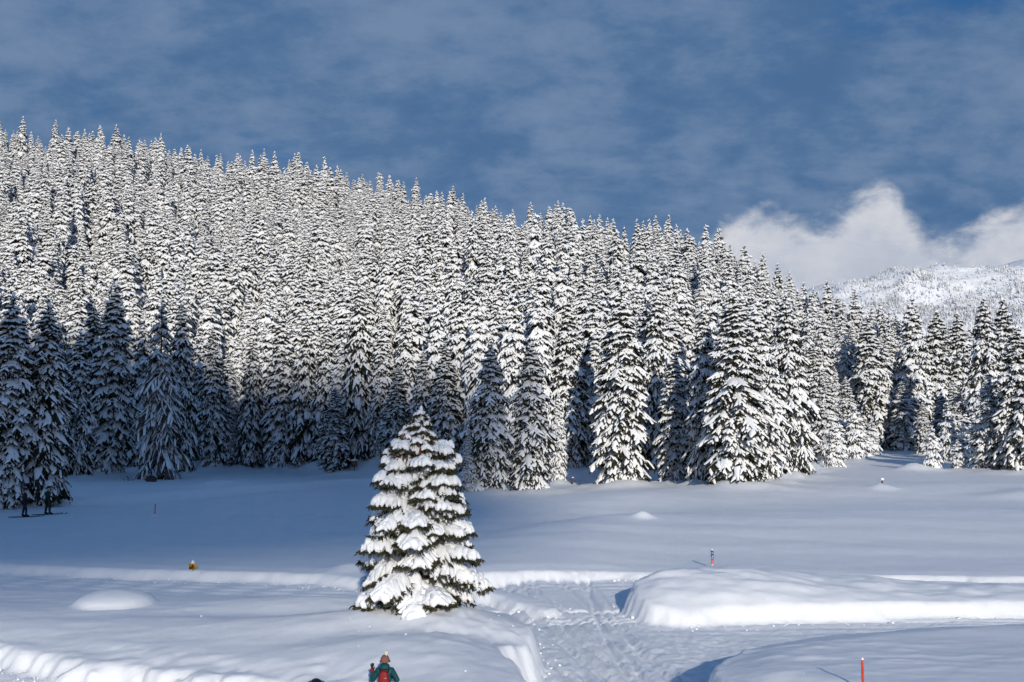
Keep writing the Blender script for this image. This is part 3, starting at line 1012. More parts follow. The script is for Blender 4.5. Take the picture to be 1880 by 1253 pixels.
# ------------------------------------------------------------------ the lone spruce in front
def hero_bough(rng, base, phi, L, rise, droop, thick):
    leaf, snow = MB(), MB()
    dirv = np.array([math.cos(phi), math.sin(phi), 0.0])
    side = np.array([-dirv[1], dirv[0], 0.0])
    curl = rng.normal(0, .10)

    def spine(s):
        return base + dirv * (L * s) + side * (curl * L * s * s) + UP * (L * (rise * s - droop * s ** 2.2))
    ss = np.linspace(.04, 1, 8)
    pts = np.array([spine(s) for s in ss])
    leaf.tube(pts, np.linspace(.028, .008, 8), 5)
    r0 = thick * (0.75 + .25 * min(1, L))
    rad = r0 * np.clip(np.array([.45, .9, 1.15, 1.2, 1.1, 1.0, .85, .45]) + .12 * rng.standard_normal(8), .25, 1.5)
    snow.tube(pts + UP * (rad * .55)[:, None], rad, 8)
    # the cushion that has closed over the twigs
    if L > .3:
        t = np.linspace(-1, 1, 9)
        sv = np.linspace(.10, .97, 11)
        half = L * .40 * np.clip(1.02 - sv, .02, 1) ** .5 * np.clip(sv * 2.4 + .15, 0, 1) * np.clip(.70 + .16 * rng.standard_normal(11), .4, 1.0)
        pp = np.array([spine(s) for s in sv])
        lat = t * half[:, None]
        hgt = r0 * 1.25 * (1 - np.abs(t) ** 2.6) * np.clip(1 + .22 * rng.standard_normal((11, 9)), .5, 1.6) * np.array([.5, .9, 1, 1, 1, 1, 1, 1, .9, .8, .4])[:, None]
        P = pp[:, None] + dirv * (.55 * np.abs(lat))[..., None] + side * lat[..., None] + UP * (hgt + .02 - .30 * np.abs(lat))[..., None]
        snow.grid(P)
    n = max(3, int(L / .105))
    nv, nt = [], []

    def needles(a, b, k, ln, spread):
        """short dark twigs hanging and pointing out along the line a-b"""
        t = rng.random(k)[:, None]
        p = a + (b - a) * t
        d = (b - a) / (np.linalg.norm(b - a) + 1e-9)
        o = d * rng.uniform(.3, 1.0, (k, 1)) + rng.standard_normal((k, 3)) * spread - UP * rng.uniform(.15, 1.0, (k, 1))
        o /= np.linalg.norm(o, axis=1)[:, None]
        e = np.cross(o, rng.standard_normal((k, 3)))
        e /= np.linalg.norm(e, axis=1)[:, None]
        w = rng.uniform(.010, .022, (k, 1))
        q = p + o * ln * rng.uniform(.5, 1.25, (k, 1))
        m = (p + q) / 2
        leaf.add(np.stack([p, m + e * w, q, m - e * w], 1).reshape(-1, 3), quads=np.arange(4 * k).reshape(-1, 4))
    needles(pts[1], pts[-1], int(26 * L) + 8, .13, .55)
    for i in range(n):
        s = .16 + .84 * (i + rng.uniform(.1, .9)) / n
        for sg in (-1, 1):
            l = L * .46 * (1.02 - s) ** .55 * min(1, s * 2.4 + .25) * rng.uniform(.75, 1.2) + .10
            d = dirv * rng.uniform(.45, .8) + side * sg * rng.uniform(.6, .95) - UP * (droop * s * .55 + rng.uniform(.0, .22))
            d /= np.linalg.norm(d)
            a = spine(s)
            m = np.linspace(0, 1, 5)
            tw = a + d * (m * l)[:, None] - UP * (.16 * l * m ** 2)[:, None]
            leaf.tube(tw, np.linspace(.012, .005, 5), 4, False)
            needles(tw[0], tw[-1], int(36 * l) + 6, .12, .5)
            needles(tw[3], tw[-1] + d * .06, 9, .14, .4)
            if rng.random() < .94:
                r = r0 * rng.uniform(.55, .92) * np.clip(np.array([1.0, 1.08, .95, .76, .38]) + .13 * rng.standard_normal(5), .2, 1.4)
                snow.tube(tw[:5] * 1.0 + UP * (r * .70)[:, None] - d * (m * .07 * l)[:, None], r, 7)
    return leaf, snow


def hero_tree():
    rng = np.random.default_rng(208)
    X, Y = -2.52, 30.0
    root = empty('lone_spruce', (X, Y, zt(X, Y) - .22))
    tag(root, 'lone snow-laden spruce in the foreground with brown cones near its top', 'tree')
    bk = MB()
    hs = np.linspace(-.3, 5.45, 10)
    bk.tube(np.stack([0.03 * np.sin(hs), .02 * hs, hs], -1), .10 * (1.03 - hs / 5.5) + .008, 8)
    bk.build('trunk', M_BARK, root)
    h, k = .54, 0
    while h < 5.42:
        f = h / 5.4
        L = float(np.interp(h, [.4, .8, 1.4, 2.0, 2.6, 3.2, 3.7, 4.3, 4.8, 5.1, 5.4], [1.62, 1.78, 1.66, 1.54, 1.40, 1.30, 1.08, .82, .46, .26, .10]))
        phi = .7 + k * 2.39996 + rng.uniform(-.35, .35)
        l = L * rng.uniform(.74, 1.08)
        rise = .08 + .35 * f - .10 * (h < .9) + rng.normal(0, .10)
        dr = (.36 - .10 * f) * rng.uniform(.7, 1.3) * (.6 if h < .8 else 1)
        lf, sn = hero_bough(rng, np.array([0, .02 * h, h + rng.uniform(-.1, .1)]), phi, l, rise, dr, .148 * (1 - .33 * f) * rng.uniform(.85, 1.2) if h < 4.6 else .085)
        bo = lf.build('bough', M_NEEDLE_NEAR, root, smooth=False)
        sn.build('snow_cushion', M_SNOW, bo)
        h += .052 * (1 - .25 * f)
        k += 1
    # snow knobs on the leader
    mb = MB()
    mb.ball((0.03, .1, 5.5), (.05, .05, .09), 6, 8, rng, .08)
    mb.build('snow_cap', M_SNOW, root)
    # cones hang in the upper boughs on the side towards the path
    prof = np.array([(0, .004), (.012, .016), (.035, .022), (.07, .019), (.10, .011), (.115, .003)])
    cm = MB()
    cm.tube(np.stack([0 * prof[:, 0], 0 * prof[:, 0], -prof[:, 0]], -1), prof[:, 1], 7)
    cone = cm.mesh('cone', [M_CONE])
    for k in range(30):
        a = -math.pi / 2 + rng.normal(-.25, .6)
        h = rng.uniform(4.15, 4.85)
        r = float(np.interp(h, [4.0, 4.3, 4.8, 5.1], [.92, .80, .50, .3])) * rng.uniform(.62, .98)
        c = obj('cone', cone, root, (math.cos(a) * r, math.sin(a) * r, h))
        c.rotation_euler = (rng.normal(0, .3), rng.normal(0, .3), 0)
        s = rng.uniform(1.0, 1.5)
        c.scale = (s, s, s)


hero_tree()


# ------------------------------------------------------------------ far mountain, its woods and a drifting cloud
def mountain_height(X, Y):
    ridge = np.interp(X, [-2500, 0, 350, 560, 700, 900, 1100, 1600, 2400, 4000], [60, 120, 235, 292, 324, 350, 372, 470, 430, 300])
    t = np.clip((Y - 1250) / 1000.0, 0, 2.2)
    z = ridge * np.where(t < 1, t ** 1.1, 1 + .12 * (t - 1))
    return z - 30 + sstep(0, .3, t) * (80 * fbm(X / 420, Y / 420, 91, 6) + 22 * fbm(X / 60 + Y / 300, Y / 120, 95, 4))


def mountain_material():
    m, N, p = principled('mountain_snow', (0.86, 0.88, 0.91), 0.7, 0.1)
    geo = N.n('ShaderNodeNewGeometry')
    pos = geo.outputs['Position']
    sep = N.n('ShaderNodeSeparateXYZ')
    N.l(pos, sep.inputs[0])
    mp = N.n('ShaderNodeMapping')
    mp.inputs['Scale'].default_value = (.02, .012, .06)
    N.l(pos, mp.inputs[0])
    rock = N.math('MULTIPLY', N.smooth(N.noise(mp.outputs[0], 1.0, 9, .68, .6), .60, .66), N.smooth(sep.outputs[2], 225.0, 290.0))
    N.l(N.mix(rock, (.86, .88, .91), (.22, .21, .21)), p.inputs['Base Color'])
    b = N.n('ShaderNodeBump')
    b.inputs['Strength'].default_value = .6
    b.inputs['Distance'].default_value = 12.0
    N.l(N.noise(pos, .02, 8, .6), b.inputs['Height'])
    N.l(b.outputs[0], p.inputs['Normal'])
    return m


mx = np.linspace(-1200, 3400, 330)
my = np.concatenate([np.linspace(1200, 2500, 170), np.linspace(2520, 5200, 30)])
MX, MY = np.meshgrid(mx, my, indexing='ij')
mm = MB()
mm.grid(np.stack([MX, MY, mountain_height(MX, MY)], -1))
tag(mm.build('mountain', mountain_material()), 'far white mountain slope under the bank of cloud', kind='structure')


def far_woods():
    rng = np.random.default_rng(9)
    x = rng.uniform(420, 1300, 90000)
    y = rng.uniform(1850, 2330, 90000)
    dens = (.10 + .90 * sstep(-.10, .35, fbm(x / 110, y / 80, 101, 4))) * sstep(2280, 2080, y + 160 * vnoise(x / 130, y / 130, 3)) * .65
    k = rng.random(90000) < dens
    x, y = x[k], y[k]
    z = mountain_height(x, y)
    n = len(x)
    h = rng.uniform(4, 8.5, n)
    r = h * .17
    a0 = rng.uniform(0, 6.28, n)
    ring = [np.stack([x + r * np.cos(a0 + q), y + r * np.sin(a0 + q), z + h * .06], -1) for q in (0, 1.5708, 3.1416, 4.7124)]
    V = np.stack(ring + [np.stack([x, y, z + h], -1)], 1).reshape(-1, 3)
    base = (np.arange(n) * 5)[:, None, None]
    T = (base + np.array([[0, 1, 4], [1, 2, 4], [2, 3, 4], [3, 0, 4]])[None]).reshape(-1, 3)
    m, N, p = principled('frosted_wood', (.4, .42, .45), .8, .1)
    geo = N.n('ShaderNodeNewGeometry')
    N.l(N.mix(N.smooth(N.noise(geo.outputs['Position'], .11, 4, .7), .38, .60), (.32, .34, .37), (.83, .85, .88)), p.inputs['Base Color'])
    o = obj('far_woods', mesh_np('far_woods', V, T, [m], False))
    tag(o, 'frosted far-off woods scattered over the lower mountain slope', 'woods', kind='stuff')


far_woods()


def cloud():
    """a low cloud adrift between the sun and the left side of the meadow, behind the camera"""
    ca, sa = math.cos(SUN_AZ), math.sin(SUN_AZ)
    U = np.array([ca, sa, 0.0])
    A = np.array([-sa, ca, 0.0])
    V = A * math.sin(SUN_EL) + UP * math.cos(SUN_EL)
    S = np.array(TO_SUN)
    nu, nv = 70, 120
    th = np.linspace(.01, math.pi - .01, nu)
    ph = np.linspace(0, 2 * math.pi, nv, endpoint=False)
    T, P = np.meshgrid(th, ph, indexing='ij')
    d = np.stack([np.cos(P) * np.sin(T), np.sin(P) * np.sin(T), np.cos(T)], -1)
    ex = 2.7
    k = (np.abs(d[..., 0]) ** ex + np.abs(d[..., 1]) ** ex + np.abs(d[..., 2]) ** 2) ** (-1 / ex)
    lump = 1 + .16 * fbm(d[..., 0] * 3.1 + 5, d[..., 1] * 3.1 + d[..., 2] * 2.7, 5, 4)
    q = d * (k * lump)[..., None] * np.array([76.0, 23.0, 42.0])
    q[..., 1] -= 7 * sstep(10, 78, q[..., 0])
    W = (q[..., 0:1] - 58.0) * U + (q[..., 1:2] + 37.5) * V + (q[..., 2:3] + 820.0) * S
    mb = MB()
    mb.grid(W, closed_v=True)
    for row in (0, nu - 1):
        mb.add(np.vstack([W[row], W[row].mean(0)]), tris=np.stack([np.arange(nv), (np.arange(nv) + 1) % nv, np.full(nv, nv)], -1))
    m = bpy.data.materials.new('cloud_vapour')
    m.use_nodes = True
    N = Nodes(m.node_tree)
    o = N.n('ShaderNodeOutputMaterial')
    v = N.n('ShaderNodeVolumePrincipled')
    v.inputs['Color'].default_value = (.95, .96, .98, 1)
    v.inputs['Density'].default_value = 0.12
    v.inputs['Anisotropy'].default_value = 0.3
    N.l(v.outputs[0], o.inputs['Volume'])
    c = mb.build('cloud', m)
    tag(c, 'low white cloud drifting in front of the sun behind the viewer', 'cloud', kind='stuff')


cloud()


def ridge_cloud():
    """the foot of the cumulus, lying on the ridge of the mountain"""
    rng = np.random.default_rng(2)
    T, P = np.meshgrid(np.linspace(.01, math.pi - .01, 40), np.linspace(0, 2 * math.pi, 80, endpoint=False), indexing='ij')
    d = np.stack([np.cos(P) * np.sin(T), np.sin(P) * np.sin(T), np.cos(T)], -1)
    q = d * (1 + .30 * fbm(d[..., 0] * 4 + 3, d[..., 1] * 2 + d[..., 2] * 3.1, 15, 4))[..., None] * np.array([330.0, 170.0, 46.0]) + np.array([620.0, 2260.0, 345.0])
    mb = MB()
    mb.grid(q, closed_v=True)
    for row in (0, 39):
        mb.add(np.vstack([q[row], q[row].mean(0)]), tris=np.stack([np.arange(80), (np.arange(80) + 1) % 80, np.full(80, 80)], -1))
    m = bpy.data.materials.new('ridge_vapour')
    m.use_nodes = True
    N = Nodes(m.node_tree)
    o = N.n('ShaderNodeOutputMaterial')
    v = N.n('ShaderNodeVolumePrincipled')
    v.inputs['Color'].default_value = (.97, .97, .98, 1)
    v.inputs['Density'].default_value = 0.0012
    N.l(v.outputs[0], o.inputs['Volume'])
    c = mb.build('cloud', m)
    tag(c, 'soft white cloud lying on the ridge of the far mountain', 'cloud', kind='stuff')


ridge_cloud()


# ------------------------------------------------------------------ people
def skin_mesh(name, joints, bones, mat, sub=2):
    """one continuous surface grown over a skeleton; joints: name -> (x, y, z, rx[, ry])"""
    keys = list(joints)
    me = bpy.data.meshes.new(name + '_bones')
    me.from_pydata([joints[k][:3] for k in keys], [(keys.index(a), keys.index(b)) for a, b in bones], [])
    o = bpy.data.objects.new(name + '_bones', me)
    COL.objects.link(o)
    o.modifiers.new('skin', 'SKIN').use_smooth_shade = True
    for k, sv in zip(keys, me.skin_vertices[0].data):
        j = joints[k]
        sv.radius = (j[3], j[4] if len(j) > 4 else j[3])
        sv.use_root = (k == keys[0])
    sm = o.modifiers.new('sub', 'SUBSURF')
    sm.levels = sm.render_levels = sub
    dg = bpy.context.evaluated_depsgraph_get()
    out = bpy.data.meshes.new_from_object(o.evaluated_get(dg))
    out.name = name
    bpy.data.objects.remove(o)
    out.materials.clear()
    out.materials.append(mat)
    return out


M_SKIN = varied('skin', (.55, .33, .24), (.60, .38, .28), 8.0, .55, .3)
M_TEAL = varied('teal_shell_fabric', (.003, .045, .055), (.005, .062, .070), 9.0, .6, .3, .25, 30.0)
M_RED = varied('red_pack_fabric', (.17, .004, .007), (.24, .007, .010), 12.0, .6, .3, .2, 40.0)
M_BLACK = varied('black_fabric', (.010, .010, .012), (.022, .022, .026), 10.0, .7, .25)
M_NAVY = varied('navy_fabric', (.012, .018, .035), (.022, .030, .050), 8.0, .75, .2)
M_ROSE = varied('knitted_rose_wool', (.17, .085, .075), (.24, .125, .105), 40.0, .9, .1, .6, 90.0)
M_FUR = varied('pale_bobble_wool', (.62, .58, .50), (.78, .74, .66), 45.0, .95, .1, .8, 80.0)
M_HELMET = varied('glossy_black_shell', (.006, .007, .010), (.012, .013, .018), 5.0, .18, .5)
M_LENS = varied('blue_mirror_lens', (.01, .10, .35), (.02, .16, .45), 6.0, .12, .6)
M_HAIR = varied('brown_hair', (.05, .03, .018), (.09, .055, .03), 30.0, .6, .3)
M_GREEN = varied('dark_green_fabric', (.010, .035, .022), (.016, .050, .030), 8.0, .75, .2)
M_GREYMARK = principled('grey_reflective_strip', (.55, .53, .53), .4, .4)[0]


def hand_joints(p, d, s, out, tag_):
    """palm and five fingers from wrist p along d; out = thumb side"""
    d = np.array(d, float); d /= np.linalg.norm(d)
    out = np.array(out, float); out /= np.linalg.norm(out)
    nrm = np.cross(d, out)
    J, B = {}, []
    w = np.array(p)
    palm = w + d * .055 * s
    J['w'] = (*w, .026 * s, .022 * s)
    J['p'] = (*palm, .034 * s, .018 * s)
    B.append(('w', 'p'))
    for i, (o, l) in enumerate(((.030, .070), (.010, .080), (-.010, .074), (-.030, .056))):
        k = w + d * .095 * s + out * o * s
        m = k + (d * .75 + nrm * .5) * l * .5 * s
        t = m + (d * .35 + nrm * .9) * l * .5 * s
        for nm, q, r in (('k', k, .0115), ('m', m, .0105), ('t', t, .009)):
            J[nm + str(i)] = (*q, r * s)
        B += [('p', 'k%d' % i), ('k%d' % i, 'm%d' % i), ('m%d' % i, 't%d' % i)]
    a = w + d * .035 * s + out * .040 * s
    b = a + (d * .7 + out * .5 + nrm * .3) * .035 * s
    J['a'] = (*a, .013 * s); J['b'] = (*b, .011 * s)
    B += [('w', 'a'), ('a', 'b')]
    return J, B


def make_person(loc, rz, scale, label, jacket, trousers, boots, glove, pose, group=None):
    """body in one mesh, clothes as its children; built 1.75 m tall, facing +y"""
    A = {
        'pelvis': (0, 0, .95, .15, .11), 'waist': (0, 0, 1.10, .13, .10), 'chest': (0, .005, 1.30, .16, .11), 'neckb': (0, 0, 1.455, .065), 'neck': (0, .015, 1.53, .052),
        'jaw': (0, .035, 1.59, .070, .075), 'head': (0, .02, 1.66, .078, .095), 'crown': (0, .01, 1.715, .060, .070), 'nose': (0, .128, 1.635, .013), 'brow': (0, .10, 1.66, .03),
        'earl': (-.082, .01, 1.635, .016), 'earr': (.082, .01, 1.635, .016), 'mouth': (0, .112, 1.592, .016)}
    Bn = [('pelvis', 'waist'), ('waist', 'chest'), ('chest', 'neckb'), ('neckb', 'neck'), ('neck', 'jaw'), ('jaw', 'head'), ('head', 'crown'), ('head', 'brow'), ('brow', 'nose'), ('head', 'earl'), ('head', 'earr'), ('jaw', 'mouth')]
    arms = {}
    for sx, nm in ((-1, 'l'), (1, 'r')):
        el, wr = pose['elbow' + nm], pose['wrist' + nm]
        A['sh' + nm] = (sx * .165, 0, 1.415, .062)
        A['el' + nm] = (*el, .042)
        A['wr' + nm] = (*wr, .028)
        Bn += [('chest', 'sh' + nm), ('sh' + nm, 'el' + nm), ('el' + nm, 'wr' + nm)]
        st = pose.get('stride', 0) * sx
        A['hip' + nm] = (sx * .09, 0, .88, .085)
        A['kn' + nm] = (sx * .10, .03 + st * .12, .49, .058)
        A['an' + nm] = (sx * .105, st * .18, .09, .040)
        A['toe' + nm] = (sx * .115, .17 + st * .18, .035, .035)
        Bn += [('pelvis', 'hip' + nm), ('hip' + nm, 'kn' + nm), ('kn' + nm, 'an' + nm), ('an' + nm, 'toe' + nm)]
    body = obj('person', skin_mesh('body', A, Bn, M_SKIN))
    body.location = loc
    body.rotation_euler = (0, 0, rz)
    body.scale = (scale,) * 3
    tag(body, label, 'person', group)
    # jacket with sleeves
    J = {'waist': (0, 0, 1.08, .185, .155), 'hem': (0, 0, .90, .185, .15), 'chest': (0, .005, 1.30, .19, .145), 'yoke': (0, 0, 1.43, .125, .10), 'collar': (0, .01, 1.51, .078)}
    Bj = [('waist', 'hem'), ('waist', 'chest'), ('chest', 'yoke'), ('yoke', 'collar')]
    for sx, nm in ((-1, 'l'), (1, 'r')):
        e, w = np.array(pose['elbow' + nm]), np.array(pose['wrist' + nm])
        s = np.array((sx * .175, 0, 1.415))
        J['s' + nm] = (*s, .085); J['u' + nm] = (*((s + e) / 2), .074); J['e' + nm] = (*e, .066); J['f' + nm] = (*((e + w) / 2), .056); J['w' + nm] = (*(e + (w - e) * .92), .046)
        Bj += [('yoke', 's' + nm), ('s' + nm, 'u' + nm), ('u' + nm, 'e' + nm), ('e' + nm, 'f' + nm), ('f' + nm, 'w' + nm)]
    obj('jacket', skin_mesh('jacket', J, Bj, jacket), body)
    T = {'p': (0, 0, .93, .165, .13)}
    Bt = []
    for sx, nm in ((-1, 'l'), (1, 'r')):
        st = pose.get('stride', 0) * sx
        T['h' + nm] = (sx * .092, 0, .84, .105); T['k' + nm] = (sx * .10, .03 + st * .12, .49, .080); T['a' + nm] = (sx * .105, st * .18, .15, .068)
        Bt += [('p', 'h' + nm), ('h' + nm, 'k' + nm), ('k' + nm, 'a' + nm)]
    obj('trousers', skin_mesh('trousers', T, Bt, trousers), body)
    for sx, nm in ((-1, 'l'), (1, 'r')):
        st = pose.get('stride', 0) * sx
        Bo = {'t': (sx * .105, st * .18, .20, .062), 'a': (sx * .105, st * .18, .09, .064), 'h': (sx * .105, -.05 + st * .18, .05, .05), 'm': (sx * .11, .10 + st * .18, .055, .052), 'f': (sx * .115, .20 + st * .18, .045, .042)}
        obj('boot', skin_mesh('boot', Bo, [('t', 'a'), ('a', 'h'), ('a', 'm'), ('m', 'f')], boots), body)
        w, e = np.array(pose['wrist' + nm]), np.array(pose['elbow' + nm])
        Jh, Bh = hand_joints(w, pose.get('hand' + nm, w - e), 1.25, (-sx, .3, .1), nm)
        obj('glove', skin_mesh('glove', Jh, Bh, glove, 1), body)
    # eyes
    for sx in (-1, 1):
        mb = MB(); mb.ball((sx * .034, .108, 1.652), (.013, .008, .009), 6, 8)
        mb.build('eye', M_BLACK, body)
    return body


RELAX = dict(elbowl=(-.27, -.03, 1.14), elbowr=(.27, -.03, 1.14), wristl=(-.28, .12, .93), wristr=(.28, .12, .93))
POLES = dict(elbowl=(-.27, .05, 1.13), elbowr=(.27, .05, 1.13), wristl=(-.30, .26, 1.10), wristr=(.30, .26, 1.10), stride=.6)
LIFT = dict(elbowl=(-.33, .06, 1.13), elbowr=(.33, .02, 1.15), wristl=(-.345, .17, 1.375), wristr=(.19, .25, 1.17), handl=(0.02, .10, 1.0), handr=(-.5, .6, .2))


def cap_shape(mb, c, r, z0, n=10, m=18):
    """dome over a head, open below"""
    th = np.linspace(.02, math.acos(z0), n)
    ph = np.linspace(0, 2 * math.pi, m, endpoint=False)
    T, P = np.meshgrid(th, ph, indexing='ij')
    mb.grid(np.stack([np.sin(T) * np.cos(P), np.sin(T) * np.sin(P), np.cos(T)], -1) * np.array(r) + np.array(c), closed_v=True)


def hiker():
    x, y = -2.5, 22.05
    s = .775
    b = make_person((x, y, zt(x, y) - .01), 0.0, s, 'person in a teal jacket and rose bobble hat seen from behind, one hand raised', M_TEAL, M_NAVY, M_BLACK, M_BLACK, LIFT)
    mb = MB()
    cap_shape(mb, (0, .015, 1.655), (.118, .132, .150), -.15)
    h = mb.build('bobble_hat', M_ROSE, b)
    mb = MB()
    th = np.linspace(0, 2 * math.pi, 25)[:-1]
    ring = np.stack([.118 * np.cos(th), .130 * np.sin(th) + .015, 1.636 + 0 * th], -1)
    mb.tube(np.vstack([ring, ring[:1]]), .022, 6, False)
    mb.build('turned_up_brim', M_ROSE, h)
    mb = MB()
    mb.ball((.035, -.01, 1.845), .062, 12, 16, np.random.default_rng(3), .05)
    mb.build('bobble', M_FUR, h)
    # hood lying round the neck
    mb = MB()
    mb.ball((0, -.055, 1.505), (.135, .115, .105), 12, 18, np.random.default_rng(4), .012)
    mb.build('hood', M_TEAL, b)
    mb = MB()
    w = np.array(LIFT['wristl'])
    mb.tube([w - (0, .01, .035), w + (0, .0, .005), w + (0, .004, .03)], [.056, .060, .052], 12)
    mb.build('glove_cuff', M_RED, b)
    # the pack on the back
    k = empty('backpack', (x, y, zt(x, y) - .01))
    k.scale = (s,) * 3
    tag(k, 'small red backpack worn over the teal jacket', 'backpack')
    T, P = np.meshgrid(np.linspace(.03, math.pi - .03, 18), np.linspace(0, 2 * math.pi, 28, endpoint=False), indexing='ij')
    d = np.stack([np.sin(T) * np.cos(P), np.sin(T) * np.sin(P), np.cos(T)], -1)
    e = 3.6
    q = d * ((np.abs(d) ** e).sum(-1) ** (-1 / e))[..., None]
    taper = 1 - .30 * sstep(-.2, 1.0, q[..., 2])
    mb = MB()
    mb.grid(np.stack([q[..., 0] * .148 * taper, q[..., 1] * .095 - .235, q[..., 2] * .26 + 1.20], -1), closed_v=True)
    mb.build('bag', M_RED, k)
    mb = MB()
    mb.grid(np.stack([q[..., 0] * .105, q[..., 1] * .035 - .335, q[..., 2] * .10 + 1.06], -1), closed_v=True)
    mb.build('front_pocket', M_RED, k)
    mb = MB(); mb.box((.045, -.329, 1.285), (.055, .006, .012)); mb.build('reflective_strip', M_GREYMARK, k)
    for sx in (-1, 1):
        mb = MB()
        mb.tube([(sx * .10, -.16, 1.40), (sx * .115, -.06, 1.485), (sx * .12, .08, 1.45), (sx * .125, .165, 1.30), (sx * .13, .10, 1.12), (sx * .125, -.15, 1.02)], .018, 6)
        mb.build('shoulder_strap', M_BLACK, k)


hiker()


def helmet_person():
    x, y = -3.29, 18.85
    z = zt(x, y)
    b = make_person((x, y, z), .25, .965, 'person in a glossy black helmet whose head just shows at the bottom', M_BLACK, M_NAVY, M_BLACK, M_BLACK, RELAX)
    mb = MB()
    cap_shape(mb, (0, .005, 1.655), (.132, .155, .148), -.35)
    h = mb.build('helmet', M_HELMET, b)
    mb = MB()
    th = np.linspace(math.radians(20), math.radians(160), 13)
    mb.tube(np.stack([.137 * np.cos(th), .160 * np.sin(th) + .005, 1.70 + .018 * np.sin(th)], -1), .032, 8)
    mb.build('goggle_lens', M_LENS, h)
    mb = MB()
    th = np.linspace(math.radians(160), math.radians(380), 15)
    mb.tube(np.stack([.138 * np.cos(th), .160 * np.sin(th) + .005, 1.70 + .018 * np.sin(th)], -1), .014, 6)
    mb.build('goggle_strap', M_NAVY, h)


helmet_person()


def skiers():
    for (x, y, rz, lab, jk, tr, gr) in ((-29.65, 67.4, -1.2, 'skier in dark clothes on the track under the left trees', M_BLACK, M_NAVY, 1), (-28.75, 68.6, -1.0, 'skier in dark green clothes, right of the other one', M_GREEN, M_BLACK, 1)):
        z = zt(x, y)
        b = make_person((x, y, z + .02), rz, .98, lab, jk, tr, M_BLACK, M_BLACK, POLES, 'skiers on the track')
        mb = MB(); cap_shape(mb, (0, .015, 1.66), (.112, .128, .135), -.1)
        mb.build('hat', M_NAVY, b)
        for sx in (-1, 1):
            mb = MB()
            st = .6 * sx * .18
            mb.tube([(0, -.85, .012), (0, .2, .012), (0, .8, .014), (0, .98, .09)], [.024, .026, .024, .016], 6)
            s = mb.build('ski', M_BLACK)
            ca, sa = math.cos(rz), math.sin(rz)
            ox, oy = sx * .11 * .98, (st + .06) * .98
            s.location = (x + ca * ox - sa * oy, y + sa * ox + ca * oy, z + .005)
            s.rotation_euler = (0, 0, rz)
            tag(s, 'thin dark ski under the ' + ('skier in dark clothes' if jk is M_BLACK else 'skier in dark green') + (', its left one' if sx < 0 else ', its right one'), 'ski', 'skis on the track')


skiers()


# ------------------------------------------------------------------ markers, signs, small things
M_YELLOW = varied('yellow_sign_paint', (.52, .26, .012), (.60, .31, .02), 12.0, .5, .3)
M_MARKRED = varied('red_pole_paint', (.50, .035, .015), (.62, .06, .02), 18.0, .45, .35)
M_PINK = varied('weathered_red_band', (.55, .12, .12), (.66, .20, .18), 14.0, .5, .3)
M_BLUE = varied('blue_marker_band', (.006, .05, .16), (.012, .09, .25), 14.0, .4, .35)
M_WHITE = varied('white_marker_paint', (.72, .74, .76), (.80, .81, .82), 10.0, .5, .3)
M_WOOD = varied('weathered_board', (.16, .095, .04), (.26, .16, .07), 9.0, .8, .15, .4, 20.0)
M_SIGNBLACK = principled('sign_black', (.015, .013, .01), .6, .2)[0]


def snow_blob(name, parent, c, r, seed=1):
    mb = MB(); mb.ball(c, r, 8, 12, np.random.default_rng(seed), .05)
    return mb.build(name, M_SNOW, parent)


def warning_sign():
    x, y = -12.55, 43.75
    r = empty('warning_sign', (x, y, zt(x, y)))
    tag(r, 'small yellow warning sign with a black triangle on the left snow bank', 'sign')
    mb = MB(); mb.tube([(0, .03, -.4), (0, .03, .34)], .018, 8); mb.build('post', M_WOOD, r)
    mb = MB(); mb.box((0, 0, .17), (.30, .016, .22), bevel=.004); p = mb.build('board', M_YELLOW, r)
    mb = MB()
    for a, b in (((-.075, .10), (0, .24)), ((0, .24), (.075, .10)), ((.075, .10), (-.075, .10))):
        mb.tube([(a[0], -.011, a[1]), (b[0], -.011, b[1])], .011, 6)
    mb.box((0, -.011, .168), (.022, .007, .055)); mb.box((0, -.011, .122), (.022, .007, .018))
    mb.build('triangle_mark', M_SIGNBLACK, p)
    T = MB()
    th = np.linspace(0, 2 * math.pi, 11)[:-1]
    lv = [(.095, .282), (.085, .31), (.045, .37), (.008, .42)]
    T.grid(np.stack([np.stack([q * np.cos(th), q * .6 * np.sin(th), z + 0 * th], -1) for q, z in lv]), closed_v=True)
    T.build('snow_cap', M_SNOW, r)


def banded_marker():
    x, y = 7.85, 43.6
    r = empty('piste_marker', (x, y, zt(x, y)))
    tag(r, 'short marker post with blue, red and white bands behind the right snow bank', 'marker post')
    segs = [(-.3, .16, M_WHITE), (.16, .34, M_PINK), (.34, .50, M_BLUE), (.50, .70, M_BLUE)]
    for a, b, m in segs:
        mb = MB(); mb.tube([(0, 0, a), (0, 0, b - .003)], .052 if a >= 0.3 else .047, 14)
        mb.build('band', m, r)
    for z, xx in ((.40, -.02), (.60, -.012), (.475, .0)):
        mb = MB(); mb.ball((xx, -.052, z), (.026, .008, .022), 6, 10); mb.build('white_mark', M_WHITE, r)
    snow_blob('snow_cap', r, (0, 0, .715), (.052, .052, .035), 5)
    snow_blob('snow_foot', r, (.04, .0, 0.0), (.22, .2, .07), 6)


def red_pole(name, x, y, top, rad, label, cap=True):
    z = zt(x, y)
    r = empty(name, (x, y, z))
    tag(r, label, 'pole', 'red marker poles')
    mb = MB(); mb.tube([(0, 0, -.3), (0, 0, top - z)], rad, 10); mb.build('shaft', M_MARKRED, r)
    mb = MB()
    for q in (.03, .09):
        mb.tube([(0, 0, top - z - q - .018), (0, 0, top - z - q)], rad * 1.12, 10)
    mb.build('band', M_PINK, r)
    if cap:
        snow_blob('snow_cap', r, (0, 0, top - z + .01), (rad * 1.1, rad * 1.1, .03), 7)


